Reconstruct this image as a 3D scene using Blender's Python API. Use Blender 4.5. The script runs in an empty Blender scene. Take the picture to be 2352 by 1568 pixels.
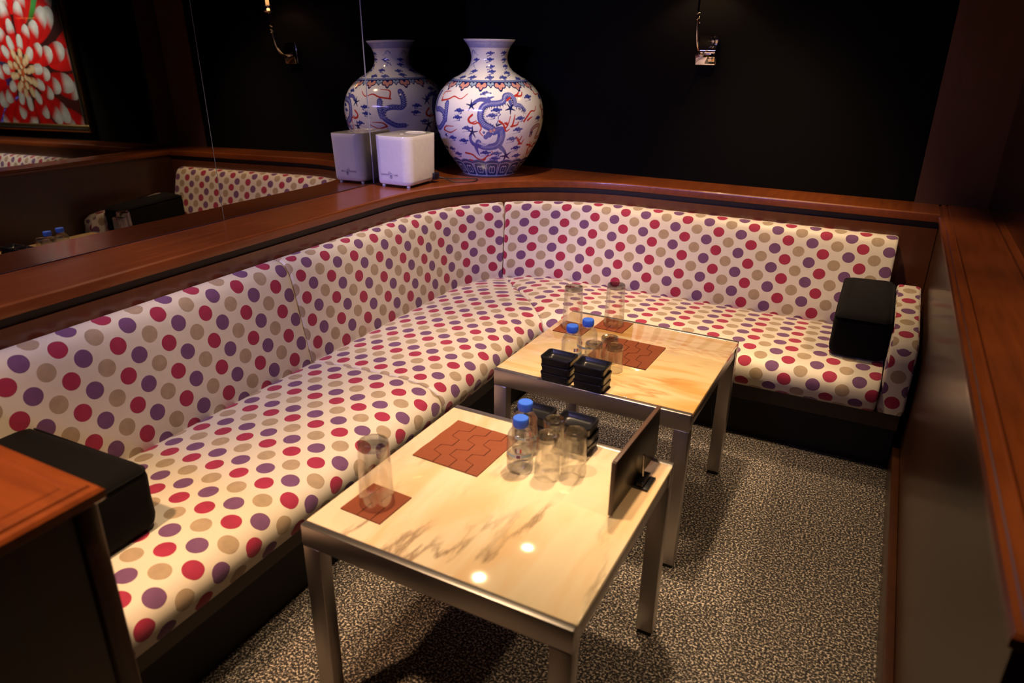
import bpy, bmesh, math, random
import numpy as np
from mathutils import Vector, Matrix

random.seed(7)
np.random.seed(7)
sc = bpy.context.scene
COL = sc.collection
PI = math.pi

# ------------------------------------------------------------------ camera
CAM = (2.026, -0.053, 1.376)
YAW, PITCH, ROLL, FPX = -0.4702, -0.3932, 0.0138, 1644.14
cd = bpy.data.cameras.new('camera')
cam = bpy.data.objects.new('camera', cd)
COL.objects.link(cam)
fw = Vector((math.sin(YAW) * math.cos(PITCH), math.cos(YAW) * math.cos(PITCH), math.sin(PITCH)))
rt = Vector((math.cos(YAW), -math.sin(YAW), 0))
up = rt.cross(fw)
rt2 = rt * math.cos(ROLL) + up * math.sin(ROLL)
up2 = up * math.cos(ROLL) - rt * math.sin(ROLL)
M = Matrix((rt2, up2, -fw)).transposed().to_4x4()
M.translation = Vector(CAM)
cam.matrix_world = M
cd.sensor_width = 36
cd.lens = FPX / 2352 * 36
cd.clip_start = 0.02
cd.dof.use_dof = True
cd.dof.focus_distance = 2.55
cd.dof.aperture_fstop = 3.2
sc.camera = cam

# ------------------------------------------------------------------ world, lights, exposure
w = bpy.data.worlds.new('world')
sc.world = w
w.use_nodes = True
w.node_tree.nodes['Background'].inputs[0].default_value = (0.6, 0.55, 0.7, 1)
w.node_tree.nodes['Background'].inputs[1].default_value = 0.0
sc.view_settings.view_transform = 'Standard'
sc.view_settings.look = 'None'
sc.view_settings.gamma = 1
sc.view_settings.exposure = 0.45
sc.view_settings.use_curve_mapping = False
try:
    sc.cycles.use_denoising = True
    sc.cycles.denoiser = 'OPENIMAGEDENOISE'
    sc.cycles.max_bounces = 10
    sc.cycles.transparent_max_bounces = 24
    sc.cycles.sample_clamp_indirect = 4.0
except Exception:
    pass

WARM = (1.0, 0.70, 0.40)
WARM2 = (1.0, 0.75, 0.48)
COOL = (0.42, 0.36, 1.0)


def spot(loc, target, power, angle, blend=0.5, color=WARM, radius=0.045, name='ceiling_downlight_beam'):
    l = bpy.data.lights.new(name, 'SPOT')
    l.energy = power
    l.color = color
    l.spot_size = math.radians(angle)
    l.spot_blend = blend
    l.shadow_soft_size = radius
    o = bpy.data.objects.new(name, l)
    COL.objects.link(o)
    o.location = loc
    d = Vector(target) - Vector(loc)
    o.rotation_euler = d.to_track_quat('-Z', 'Y').to_euler()
    return o


ZC = 2.32
spot((1.43, 1.75, ZC), (1.43, 1.75, 0), 150, 60, 0.8)
spot((1.18, 0.95, ZC), (1.36, 1.02, 0), 92, 52, 0.8)
spot((1.55, 2.70, ZC), (1.55, 2.97, 0.57), 112, 60, 0.9)
spot((0.66, 2.30, ZC), (0.48, 2.60, 0.65), 85, 64, 0.9, WARM2)
spot((0.74, 1.55, ZC), (0.28, 1.55, 0.60), 37, 48, 0.9, WARM2)
spot((0.74, 0.80, ZC), (0.28, 0.85, 0.60), 31, 48, 0.9, WARM2)
spot((2.95, 0.95, ZC), (2.34, 1.05, 0.8), 250, 36, 0.9)  # three spots added beyond the glass to brighten the right ledge, not the floor
spot((2.95, 1.70, ZC), (2.34, 1.80, 0.8), 230, 36, 0.9)
spot((2.95, 2.50, ZC), (2.34, 2.60, 0.8), 150, 36, 0.9)
spot((0.80, 0.10, ZC), (0.85, 0.30, 0.7), 160, 50, 0.9, (1.0, 0.60, 0.32))
# violet LED cove behind the camera
for (lx, ly, lz, sx, pw) in ((0.6, -1.2, 2.1, 1.4, 5.0),):
    l = bpy.data.lights.new('led_cove_glow', 'AREA')
    l.shape = 'RECTANGLE'
    l.size = sx
    l.size_y = 0.12
    l.energy = pw
    l.color = COOL
    l.spread = math.radians(48)
    o = bpy.data.objects.new('led_cove_glow', l)
    COL.objects.link(o)
    o.location = (lx, ly, lz)
    d = Vector((0.25, 2.1, 0.85)) - Vector((lx, ly, lz))
    o.rotation_euler = d.to_track_quat('-Z', 'Y').to_euler()
# picture light of the neighbouring booth
spot((4.15, 2.2, 2.3), (4.15, 3.3, 1.35), 170, 62, 0.5, (1.0, 0.95, 0.9))
spot((3.9, 2.2, ZC), (3.9, 2.9, 0.4), 40, 80, 0.8, WARM)


# ------------------------------------------------------------------ materials
def newmat(name):
    m = bpy.data.materials.new(name)
    m.use_nodes = True
    nt = m.node_tree
    return m, nt, nt.nodes['Principled BSDF']


def setin(b, **kw):
    for k, v in kw.items():
        k = k.replace('_', ' ')
        if k in b.inputs:
            b.inputs[k].default_value = v


def N(nt, t, **kw):
    n = nt.nodes.new(t)
    for k, v in kw.items():
        setattr(n, k, v)
    return n


def math_node(nt, op, a, b=None, c=None):
    n = nt.nodes.new('ShaderNodeMath')
    n.operation = op
    for i, v in enumerate((a, b, c)):
        if v is None:
            continue
        if isinstance(v, (int, float)):
            n.inputs[i].default_value = v
        else:
            nt.links.new(v, n.inputs[i])
    return n.outputs[0]


def mix_rgb(nt, fac, a, b):
    n = nt.nodes.new('ShaderNodeMix')
    n.data_type = 'RGBA'
    for i, v in ((0, fac), (6, a), (7, b)):
        if isinstance(v, (int, float)):
            n.inputs[i].default_value = v
        elif isinstance(v, tuple):
            n.inputs[i].default_value = (*v, 1) if len(v) == 3 else v
        else:
            nt.links.new(v, n.inputs[i])
    return n.outputs[2]


def ramp(nt, fac, stops):
    n = nt.nodes.new('ShaderNodeValToRGB')
    cr = n.color_ramp
    while len(cr.elements) < len(stops):
        cr.elements.new(0.5)
    for e, (p, c) in zip(cr.elements, stops):
        e.position = p
        e.color = (*c, 1)
    nt.links.new(fac, n.inputs[0])
    return n.outputs[0]


def simple(name, col, rough=0.5, metal=0.0, **kw):
    m, nt, b = newmat(name)
    setin(b, Base_Color=(*col, 1), Roughness=rough, Metallic=metal, **kw)
    # faint surface variation
    tc = N(nt, 'ShaderNodeTexCoord')
    no = N(nt, 'ShaderNodeTexNoise')
    no.inputs['Scale'].default_value = 60
    nt.links.new(tc.outputs['Object'], no.inputs['Vector'])
    c = mix_rgb(nt, no.outputs['Fac'], tuple(x * 0.92 for x in col), tuple(min(1, x * 1.06) for x in col))
    nt.links.new(c, b.inputs['Base Color'])
    return m


def wood(name, c1, c2, rough=0.3, coat=0.6, axis=1, scale=1.0, coat_rough=0.12):
    m, nt, b = newmat(name)
    tc = N(nt, 'ShaderNodeTexCoord')
    mp = N(nt, 'ShaderNodeMapping')
    s = [22 * scale] * 3
    s[axis] = 1.6 * scale
    mp.inputs['Scale'].default_value = s
    nt.links.new(tc.outputs['Object'], mp.inputs['Vector'])
    n1 = N(nt, 'ShaderNodeTexNoise')
    n1.inputs['Scale'].default_value = 2.0
    n1.inputs['Detail'].default_value = 8
    n1.inputs['Roughness'].default_value = 0.65
    nt.links.new(mp.outputs[0], n1.inputs['Vector'])
    n2 = N(nt, 'ShaderNodeTexNoise')
    n2.inputs['Scale'].default_value = 2.5
    n2.inputs['Detail'].default_value = 4
    nt.links.new(tc.outputs['Object'], n2.inputs['Vector'])
    f = math_node(nt, 'MULTIPLY_ADD', n2.outputs['Fac'], 0.5, math_node(nt, 'MULTIPLY', n1.outputs['Fac'], 0.6))
    c = ramp(nt, f, [(0.35, c1), (0.75, c2)])
    nt.links.new(c, b.inputs['Base Color'])
    setin(b, Roughness=rough, Coat_Weight=coat, Coat_Roughness=coat_rough)
    bp = N(nt, 'ShaderNodeBump')
    bp.inputs['Strength'].default_value = 0.06
    bp.inputs['Distance'].default_value = 0.002
    nt.links.new(n1.outputs['Fac'], bp.inputs['Height'])
    nt.links.new(bp.outputs[0], b.inputs['Normal'])
    return m


MAT = {}
MAT['wood'] = wood('varnished_mahogany', (0.105, 0.022, 0.005), (0.25, 0.060, 0.011), 0.34, 0.5, 1)
MAT['wood_x'] = wood('varnished_mahogany_cross', (0.105, 0.022, 0.005), (0.25, 0.060, 0.011), 0.34, 0.5, 0)
MAT['wood_panel'] = wood('mahogany_panel', (0.036, 0.012, 0.005), (0.070, 0.024, 0.009), 0.34, 0.30, 2, 0.7, 0.16)
MAT['wainscot'] = wood('mahogany_wainscot', (0.085, 0.024, 0.009), (0.155, 0.046, 0.015), 0.32, 0.4, 2, 0.7, 0.15)
MAT['rail'] = wood('dark_base_rail', (0.016, 0.008, 0.005), (0.034, 0.015, 0.008), 0.45, 0.1, 2, 0.7)
MAT['wood_col'] = wood('brown_pilaster_veneer', (0.085, 0.036, 0.019), (0.125, 0.052, 0.027), 0.5, 0.1, 2, 0.7)
MAT['groove'] = simple('dark_shadow_gap', (0.016, 0.009, 0.007), 0.5)
MAT['black_wall'] = simple('matt_black_wall', (0.0022, 0.0020, 0.0022), 0.85, 0, Specular_IOR_Level=0.1)
MAT['ceiling'] = simple('dark_ceiling', (0.012, 0.010, 0.010), 0.8)
MAT['kick'] = simple('black_kick_plate', (0.004, 0.004, 0.004), 0.7)
MAT['velvet'] = simple('black_velvet', (0.0035, 0.003, 0.0035), 0.95, 0, Sheen_Weight=0.03, Sheen_Roughness=0.4, Specular_IOR_Level=0.15)
MAT['black_plastic'] = simple('black_melamine', (0.010, 0.010, 0.014), 0.28)
MAT['rubber'] = simple('black_rubber', (0.01, 0.01, 0.01), 0.7)
MAT['chrome'] = simple('polished_chrome', (0.86, 0.84, 0.82), 0.06, 1.0)
MAT['gold'] = simple('antique_gold', (0.60, 0.42, 0.16), 0.32, 1.0)
MAT['white_plastic'] = simple('white_glossy_plastic', (0.80, 0.77, 0.76), 0.18)
MAT['grey_plastic'] = simple('grey_glossy_plastic', (0.35, 0.32, 0.30), 0.12)
MAT['ink'] = simple('dark_violet_ink', (0.06, 0.035, 0.14), 0.5)
MAT['cap'] = simple('blue_bottle_cap', (0.045, 0.16, 0.85), 0.38)
MAT['leather'] = simple('rust_leather', (0.225, 0.048, 0.013), 0.62)
MAT['leather_dark'] = simple('rust_leather_seam', (0.085, 0.018, 0.006), 0.7)
MAT['menu'] = simple('dark_brown_menu_leather', (0.016, 0.009, 0.006), 0.36)
MAT['menu_edge'] = simple('brown_menu_edge', (0.085, 0.045, 0.034), 0.4)
MAT['label_red'] = simple('label_red', (0.65, 0.05, 0.03), 0.5)
MAT['label_dark'] = simple('label_purple', (0.16, 0.03, 0.12), 0.5)
MAT['label_white'] = simple('label_white', (0.75, 0.74, 0.78), 0.5)
MAT['label_blue'] = simple('label_pale_blue', (0.42, 0.60, 0.68), 0.5)
MAT['candle'] = simple('ivory_candle_sleeve', (0.8, 0.72, 0.58), 0.5)
MAT['cable'] = simple('dark_cable', (0.02, 0.015, 0.012), 0.5)


def brushed(name, col, rough):
    m, nt, b = newmat(name)
    tc = N(nt, 'ShaderNodeTexCoord')
    mp = N(nt, 'ShaderNodeMapping')
    mp.inputs['Scale'].default_value = (8, 60, 60)
    nt.links.new(tc.outputs['Object'], mp.inputs['Vector'])
    no = N(nt, 'ShaderNodeTexNoise')
    no.inputs['Scale'].default_value = 5
    no.inputs['Detail'].default_value = 4
    nt.links.new(mp.outputs[0], no.inputs['Vector'])
    r = math_node(nt, 'MULTIPLY_ADD', no.outputs['Fac'], 0.06, rough - 0.03)
    nt.links.new(r, b.inputs['Roughness'])
    setin(b, Base_Color=(*col, 1), Metallic=1.0)
    return m


MAT['steel'] = brushed('brushed_steel', (0.52, 0.48, 0.46), 0.36)


# --- mirror: tinted
def mirror_mat():
    m, nt, b = newmat('smoked_mirror')
    setin(b, Base_Color=(0.37, 0.345, 0.325, 1), Metallic=1.0, Roughness=0.012)
    return m


MAT['mirror'] = mirror_mat()
MAT['mirror_edge'] = simple('mirror_seam_edge', (0.34, 0.36, 0.55), 0.5, 0.0)


def thin_glass(name, tint=(0.97, 0.97, 0.97), edge=(0.55, 0.52, 0.5), refl=1.0, ior=1.5, cap=0.27):
    m = bpy.data.materials.new(name)
    m.use_nodes = True
    nt = m.node_tree
    nt.nodes.clear()
    out = N(nt, 'ShaderNodeOutputMaterial')
    tr = N(nt, 'ShaderNodeBsdfTransparent')
    gl = N(nt, 'ShaderNodeBsdfGlossy')
    gl.inputs['Roughness'].default_value = 0.03
    fr = N(nt, 'ShaderNodeFresnel')
    fr.inputs['IOR'].default_value = ior
    lw = N(nt, 'ShaderNodeLayerWeight')
    lw.inputs['Blend'].default_value = 0.25
    c = mix_rgb(nt, math_node(nt, 'POWER', lw.outputs['Facing'], 2.0), tint, edge)
    nt.links.new(c, tr.inputs['Color'])
    mx = N(nt, 'ShaderNodeMixShader')
    nt.links.new(math_node(nt, 'MINIMUM', math_node(nt, 'MULTIPLY', fr.outputs[0], refl), cap), mx.inputs[0])
    nt.links.new(tr.outputs[0], mx.inputs[1])
    nt.links.new(gl.outputs[0], mx.inputs[2])
    nt.links.new(mx.outputs[0], out.inputs[0])
    return m


MAT['glass'] = thin_glass('clear_glass', (0.985, 0.98, 0.975), (0.85, 0.84, 0.84), 1.5, 1.5)
MAT['pet'] = thin_glass('clear_bottle_plastic', (0.98, 0.98, 0.985), (0.82, 0.84, 0.89), 1.5, 1.5)
MAT['pane'] = thin_glass('partition_glass', (0.90, 0.90, 0.90), (0.7, 0.7, 0.7), 0.9, 1.5, 0.6)


def solid_glass(name, col, ior):
    m, nt, b = newmat(name)
    setin(b, Base_Color=(*col, 1), Roughness=0.0, IOR=ior, Transmission_Weight=1.0)
    return m


MAT['glass_base'] = thin_glass('thick_glass_base', (0.93, 0.925, 0.92), (0.60, 0.58, 0.58), 2.0, 1.7, 0.6)
MAT['water'] = thin_glass('still_water', (0.965, 0.975, 0.985), (0.90, 0.92, 0.95), 1.2, 1.33)


# --- dotted fabric; UV in metres
def dots_mat(name):
    m, nt, b = newmat(name)
    A, B, R = 0.0472, 0.0850, 0.0232
    uv = N(nt, 'ShaderNodeUVMap')
    tc = N(nt, 'ShaderNodeTexCoord')
    wob = N(nt, 'ShaderNodeTexNoise')
    wob.inputs['Scale'].default_value = 5
    nt.links.new(tc.outputs['Object'], wob.inputs['Vector'])
    wv = N(nt, 'ShaderNodeVectorMath', operation='SUBTRACT')
    nt.links.new(wob.outputs['Color'], wv.inputs[0])
    wv.inputs[1].default_value = (0.5, 0.5, 0.5)
    ws = N(nt, 'ShaderNodeVectorMath', operation='SCALE')
    nt.links.new(wv.outputs[0], ws.inputs[0])
    ws.inputs['Scale'].default_value = 0.008
    ad = N(nt, 'ShaderNodeVectorMath', operation='ADD')
    nt.links.new(uv.outputs[0], ad.inputs[0])
    nt.links.new(ws.outputs[0], ad.inputs[1])
    sp = N(nt, 'ShaderNodeSeparateXYZ')
    nt.links.new(ad.outputs[0], sp.inputs[0])
    cu = math_node(nt, 'DIVIDE', sp.outputs[0], A)
    i = math_node(nt, 'FLOOR', cu)
    fu = math_node(nt, 'SUBTRACT', math_node(nt, 'FRACT', cu), 0.5)
    par = math_node(nt, 'FLOORED_MODULO', i, 2.0)
    cv = math_node(nt, 'ADD', math_node(nt, 'DIVIDE', sp.outputs[1], B), math_node(nt, 'MULTIPLY', par, 0.5))
    fv = math_node(nt, 'SUBTRACT', math_node(nt, 'FRACT', cv), 0.5)
    dx = math_node(nt, 'MULTIPLY', fu, A)
    dy = math_node(nt, 'MULTIPLY', fv, B)
    d = math_node(nt, 'SQRT', math_node(nt, 'ADD', math_node(nt, 'MULTIPLY', dx, dx), math_node(nt, 'MULTIPLY', dy, dy)))
    mask = N(nt, 'ShaderNodeMapRange')
    mask.inputs[1].default_value = R - 0.0005
    mask.inputs[2].default_value = R + 0.0005
    mask.inputs[3].default_value = 1
    mask.inputs[4].default_value = 0
    nt.links.new(d, mask.inputs[0])
    k = math_node(nt, 'FLOORED_MODULO', i, 3.0)
    isp = math_node(nt, 'COMPARE', k, 1.0, 0.1)
    isb = math_node(nt, 'COMPARE', k, 2.0, 0.1)
    red, pur, bei = (0.32, 0.014, 0.055), (0.145, 0.055, 0.15), (0.37, 0.27, 0.175)
    c = mix_rgb(nt, isp, red, pur)
    c = mix_rgb(nt, isb, c, bei)
    mo = N(nt, 'ShaderNodeTexNoise')
    mo.inputs['Scale'].default_value = 45
    mo.inputs['Detail'].default_value = 3
    nt.links.new(tc.outputs['Object'], mo.inputs['Vector'])
    var = math_node(nt, 'MULTIPLY_ADD', mo.outputs['Fac'], 0.5, 0.78)
    vm = N(nt, 'ShaderNodeVectorMath', operation='SCALE')
    nt.links.new(c, vm.inputs[0])
    nt.links.new(var, vm.inputs['Scale'])
    base = mix_rgb(nt, mo.outputs['Fac'], (0.66, 0.585, 0.48), (0.72, 0.64, 0.53))
    col = mix_rgb(nt, mask.outputs[0], base, vm.outputs[0])
    nt.links.new(col, b.inputs['Base Color'])
    ro = math_node(nt, 'MULTIPLY_ADD', mask.outputs[0], 0.35, 0.46)
    nt.links.new(ro, b.inputs['Roughness'])
    setin(b, Sheen_Weight=0.25, Sheen_Roughness=0.4)
    wv2 = N(nt, 'ShaderNodeTexNoise')
    wv2.inputs['Scale'].default_value = 700
    nt.links.new(tc.outputs['Object'], wv2.inputs['Vector'])
    h = math_node(nt, 'ADD', math_node(nt, 'MULTIPLY', mask.outputs[0], 1.0), math_node(nt, 'MULTIPLY', wv2.outputs['Fac'], 0.35))
    bp = N(nt, 'ShaderNodeBump')
    bp.inputs['Strength'].default_value = 0.35
    bp.inputs['Distance'].default_value = 0.0012
    nt.links.new(h, bp.inputs['Height'])
    nt.links.new(bp.outputs[0], b.inputs['Normal'])
    return m


MAT['dots'] = dots_mat('polka_dot_satin')


def carpet_mat():
    m, nt, b = newmat('speckled_loop_carpet')
    tc = N(nt, 'ShaderNodeTexCoord')
    n1 = N(nt, 'ShaderNodeTexNoise')
    n1.inputs['Scale'].default_value = 165
    n1.inputs['Detail'].default_value = 3
    n1.inputs['Roughness'].default_value = 0.65
    nt.links.new(tc.outputs['Object'], n1.inputs['Vector'])
    n2 = N(nt, 'ShaderNodeTexNoise')
    n2.inputs['Scale'].default_value = 95
    n2.inputs['Detail'].default_value = 1
    nt.links.new(tc.outputs['Object'], n2.inputs['Vector'])
    c = ramp(nt, n1.outputs['Fac'], [(0.43, (0.012, 0.011, 0.013)), (0.505, (0.042, 0.036, 0.036)), (0.56, (0.25, 0.215, 0.185)), (0.65, (0.62, 0.55, 0.48))])
    tint = mix_rgb(nt, n2.outputs['Fac'], (0.85, 0.78, 0.85), (1.0, 1.0, 0.86))
    mm = N(nt, 'ShaderNodeVectorMath', operation='MULTIPLY')
    nt.links.new(c, mm.inputs[0])
    nt.links.new(tint, mm.inputs[1])
    nt.links.new(mm.outputs[0], b.inputs['Base Color'])
    setin(b, Roughness=0.95)
    bp = N(nt, 'ShaderNodeBump')
    bp.inputs['Strength'].default_value = 0.8
    bp.inputs['Distance'].default_value = 0.004
    nt.links.new(n1.outputs['Fac'], bp.inputs['Height'])
    nt.links.new(bp.outputs[0], b.inputs['Normal'])
    return m


MAT['carpet'] = carpet_mat()


def marble_mat(name, rot, base, warm, vein, veinw, stretch=(1.0, 5.0)):
    m, nt, b = newmat(name)
    tc = N(nt, 'ShaderNodeTexCoord')
    mp = N(nt, 'ShaderNodeMapping')
    mp.inputs['Rotation'].default_value = (0, 0, rot)
    mp.inputs['Scale'].default_value = (stretch[0], stretch[1], 1)
    nt.links.new(tc.outputs['Object'], mp.inputs['Vector'])
    n1 = N(nt, 'ShaderNodeTexNoise')
    n1.inputs['Scale'].default_value = 2.4
    n1.inputs['Detail'].default_value = 6
    n1.inputs['Distortion'].default_value = 0.5
    nt.links.new(mp.outputs[0], n1.inputs['Vector'])
    c = ramp(nt, n1.outputs['Fac'], [(0.34, warm), (0.50, base), (0.64, tuple(x * 0.95 for x in base)), (0.80, warm)])
    # veins: thin ridge of a second noise
    mp2 = N(nt, 'ShaderNodeMapping')
    mp2.inputs['Rotation'].default_value = (0, 0, rot)
    mp2.inputs['Location'].default_value = (0.37, 0.71, 0)
    mp2.inputs['Scale'].default_value = (stretch[0] * 0.9, stretch[1] * 0.9, 1)
    nt.links.new(tc.outputs['Object'], mp2.inputs['Vector'])
    n2 = N(nt, 'ShaderNodeTexNoise')
    n2.inputs['Scale'].default_value = 1.6
    n2.inputs['Detail'].default_value = 7
    n2.inputs['Roughness'].default_value = 0.55
    nt.links.new(mp2.outputs[0], n2.inputs['Vector'])
    rid = math_node(nt, 'ABSOLUTE', math_node(nt, 'SUBTRACT', n2.outputs['Fac'], 0.5))
    mr = N(nt, 'ShaderNodeMapRange')
    mr.inputs[1].default_value = 0.0
    mr.inputs[2].default_value = veinw
    mr.inputs[3].default_value = 1.0
    mr.inputs[4].default_value = 0.0
    nt.links.new(rid, mr.inputs[0])
    n3 = N(nt, 'ShaderNodeTexNoise')
    n3.inputs['Scale'].default_value = 5
    nt.links.new(tc.outputs['Object'], n3.inputs['Vector'])
    g = N(nt, 'ShaderNodeMapRange')
    g.inputs[1].default_value = 0.40
    g.inputs[2].default_value = 0.58
    nt.links.new(n3.outputs['Fac'], g.inputs[0])
    f = math_node(nt, 'MULTIPLY', math_node(nt, 'MULTIPLY', mr.outputs[0], g.outputs[0]), 0.85)
    c = mix_rgb(nt, f, c, vein)
    nt.links.new(c, b.inputs['Base Color'])
    setin(b, Roughness=0.07, Coat_Weight=0.3)
    return m


MAT['marble_a'] = marble_mat('cream_marble', math.radians(-14), (0.84, 0.69, 0.48), (0.80, 0.56, 0.32), (0.30, 0.20, 0.12), 0.022, (4.2, 0.9))
MAT['marble_b'] = marble_mat('honey_marble', math.radians(4), (0.80, 0.60, 0.33), (0.72, 0.40, 0.13), (0.60, 0.30, 0.10), 0.03, (1.0, 5.0))


def vcol_mat(name, rough, coat=0.0, attr='paint'):
    m, nt, b = newmat(name)
    a = N(nt, 'ShaderNodeAttribute')
    a.attribute_name = attr
    nt.links.new(a.outputs['Color'], b.inputs['Base Color'])
    setin(b, Roughness=rough, Coat_Weight=coat, Coat_Roughness=0.03)
    return m


MAT['porcelain'] = vcol_mat('painted_porcelain', 0.12, 0.5)
MAT['print'] = vcol_mat('flower_print', 0.35, 0.2)


# ------------------------------------------------------------------ object helpers
def mesh_obj(name, verts, faces, mat, parent=None, loc=None, uvs=None, smooth=False, sharp=None):
    me = bpy.data.meshes.new(name)
    me.from_pydata([tuple(v) for v in verts], [], [tuple(f) for f in faces])
    if uvs is not None:
        lay = me.uv_layers.new(name='UVMap')
        vi = np.empty(len(me.loops), dtype=np.int32)
        me.loops.foreach_get('vertex_index', vi)
        lay.data.foreach_set('uv', np.asarray(uvs, dtype=np.float32)[vi].ravel())
    return finish(name, me, mat, parent, loc, smooth, sharp)


def finish(name, me, mat, parent=None, loc=None, smooth=False, sharp=None):
    me.materials.append(mat)
    if smooth:
        me.polygons.foreach_set('use_smooth', [True] * len(me.polygons))
        if sharp is not None:
            try:
                me.set_sharp_from_angle(angle=math.radians(sharp))
            except Exception:
                pass
    me.update()
    o = bpy.data.objects.new(name, me)
    COL.objects.link(o)
    if parent is not None:
        o.parent = parent
    if loc is not None:
        o.location = loc
    return o


def bm_obj(name, bm, mat, parent=None, loc=None, smooth=False, sharp=40):
    bmesh.ops.recalc_face_normals(bm, faces=bm.faces[:])
    me = bpy.data.meshes.new(name)
    bm.to_mesh(me)
    bm.free()
    return finish(name, me, mat, parent, loc, smooth, sharp)


def box_bm(x0, x1, y0, y1, z0, z1, bevel=0.0, seg=2):
    bm = bmesh.new()
    vs = [bm.verts.new((x, y, z)) for z in (z0, z1) for y in (y0, y1) for x in (x0, x1)]
    for f in ((0, 2, 3, 1), (4, 5, 7, 6), (0, 1, 5, 4), (2, 6, 7, 3), (0, 4, 6, 2), (1, 3, 7, 5)):
        bm.faces.new([vs[i] for i in f])
    if bevel > 0:
        bmesh.ops.bevel(bm, geom=bm.edges[:], offset=bevel, segments=seg, profile=0.5, affect='EDGES')
    return bm


def box(name, x0, x1, y0, y1, z0, z1, mat, parent=None, bevel=0.0, seg=2, loc=None):
    return bm_obj(name, box_bm(x0, x1, y0, y1, z0, z1, bevel, seg), mat, parent, loc, smooth=bevel > 0, sharp=50)


def thing(name, label, cat, loc=(0, 0, 0), rz=0, group=None):
    o = bpy.data.objects.new(name, None)
    COL.objects.link(o)
    o.empty_display_size = 0.05
    o.location = loc
    o.rotation_euler = (0, 0, rz)
    tag(o, label, cat, group)
    return o


def tag(o, label, cat, group=None):
    o['label'] = label
    o['category'] = cat
    if group:
        o['group'] = group
    return o


def struct(o, label=None):
    o['kind'] = 'structure'
    if label:
        o['label'] = label
        o['category'] = {'f': 'floor', 'c': 'ceiling', 'w': 'wall', 't': 'trim', 'b': 'baseboard'}.get(o.name[0], 'wall')
        if o.name.startswith('window'):
            o['category'] = 'window'
    return o


def dup(root, loc, rz, label, group=None, name=None):
    r = root.copy()
    COL.objects.link(r)
    r.location = loc
    r.rotation_euler = (0, 0, rz)
    r['label'] = label
    if group:
        r['group'] = group
    for ch in list(root.children):
        c = ch.copy()
        COL.objects.link(c)
        c.parent = r
        for g in list(ch.children):
            d = g.copy()
            COL.objects.link(d)
            d.parent = c
    return r


def lathe(name, prof, mat, parent=None, n=40, loc=None, sharp=35, close=False):
    verts, faces = [], []
    rings = []
    for (r, z) in prof:
        if r < 1e-6:
            rings.append([len(verts)])
            verts.append((0, 0, z))
        else:
            ids = []
            for k in range(n):
                a = 2 * PI * k / n
                ids.append(len(verts))
                verts.append((r * math.cos(a), r * math.sin(a), z))
            rings.append(ids)
    for a, b in zip(rings[:-1], rings[1:]):
        if len(a) == 1 and len(b) == 1:
            continue
        for k in range(n):
            k2 = (k + 1) % n
            if len(a) == 1:
                faces.append((a[0], b[k2], b[k]))
            elif len(b) == 1:
                faces.append((a[k], a[k2], b[0]))
            else:
                faces.append((a[k], a[k2], b[k2], b[k]))
    return mesh_obj(name, verts, faces, mat, parent, loc, smooth=True, sharp=sharp)


def tube(name, pts, rad, mat, parent=None, n=10, loc=None):
    pts = [Vector(p) for p in pts]
    rads = rad if isinstance(rad, (list, tuple)) else [rad] * len(pts)
    verts, faces = [], []
    ref = Vector((0.13, 0.31, 0.94))
    for i, p in enumerate(pts):
        t = (pts[min(i + 1, len(pts) - 1)] - pts[max(i - 1, 0)]).normalized()
        a = t.cross(ref)
        if a.length < 1e-3:
            a = t.cross(Vector((1, 0, 0)))
        a.normalize()
        b = t.cross(a).normalized()
        for k in range(n):
            g = 2 * PI * k / n
            verts.append(p + (a * math.cos(g) + b * math.sin(g)) * rads[i])
    for i in range(len(pts) - 1):
        for k in range(n):
            k2 = (k + 1) % n
            faces.append((i * n + k, i * n + k2, (i + 1) * n + k2, (i + 1) * n + k))
    faces.append(tuple(range(n))[::-1])
    faces.append(tuple(range((len(pts) - 1) * n, len(pts) * n)))
    return mesh_obj(name, verts, faces, mat, parent, loc, smooth=True, sharp=50)


def bez(p, n=10):
    """Catmull-Rom through the points"""
    P = [Vector(q) for q in p]
    P = [P[0] * 2 - P[1]] + P + [P[-1] * 2 - P[-2]]
    out = []
    for i in range(1, len(P) - 2):
        for k in range(n):
            t = k / n
            a, b, c, d = P[i - 1:i + 3]
            out.append(0.5 * ((2 * b) + (c - a) * t + (2 * a - 5 * b + 4 * c - d) * t * t + (3 * b - a - 3 * c + d) * t ** 3))
    out.append(P[-2])
    return out


def rrect(w, d, r, n=5):
    """outline of a rounded rectangle, counter-clockwise, centred"""
    pts = []
    r = min(r, w / 2 - 1e-4, d / 2 - 1e-4)
    for cx, cy, a0 in ((w / 2 - r, d / 2 - r, 0), (-w / 2 + r, d / 2 - r, 90), (-w / 2 + r, -d / 2 + r, 180), (w / 2 - r, -d / 2 + r, 270)):
        for k in range(n + 1):
            a = math.radians(a0 + 90 * k / n)
            pts.append((cx + r * math.cos(a), cy + r * math.sin(a)))
    return pts


def ring_loft(name, rings, mat, parent=None, loc=None, sharp=40, cap0=True, cap1=True):
    n = len(rings[0])
    verts = [v for rg in rings for v in rg]
    faces = []
    for i in range(len(rings) - 1):
        for k in range(n):
            k2 = (k + 1) % n
            faces.append((i * n + k, i * n + k2, (i + 1) * n + k2, (i + 1) * n + k))
    if cap0:
        faces.append(tuple(range(n))[::-1])
    if cap1:
        faces.append(tuple(range((len(rings) - 1) * n, len(rings) * n)))
    return mesh_obj(name, verts, faces, mat, parent, loc, smooth=True, sharp=sharp)


# ------------------------------------------------------------------ dimensions
ZL, D = 0.7953, 3.3475
LX, BY, RL = 0.2465, 3.1192, 0.80        # ledge front on the left and on the back, corner radius
XR, XB, XG = 2.2441, 2.229, 2.4202
XCOL = 2.1585
H = 0.496


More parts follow.
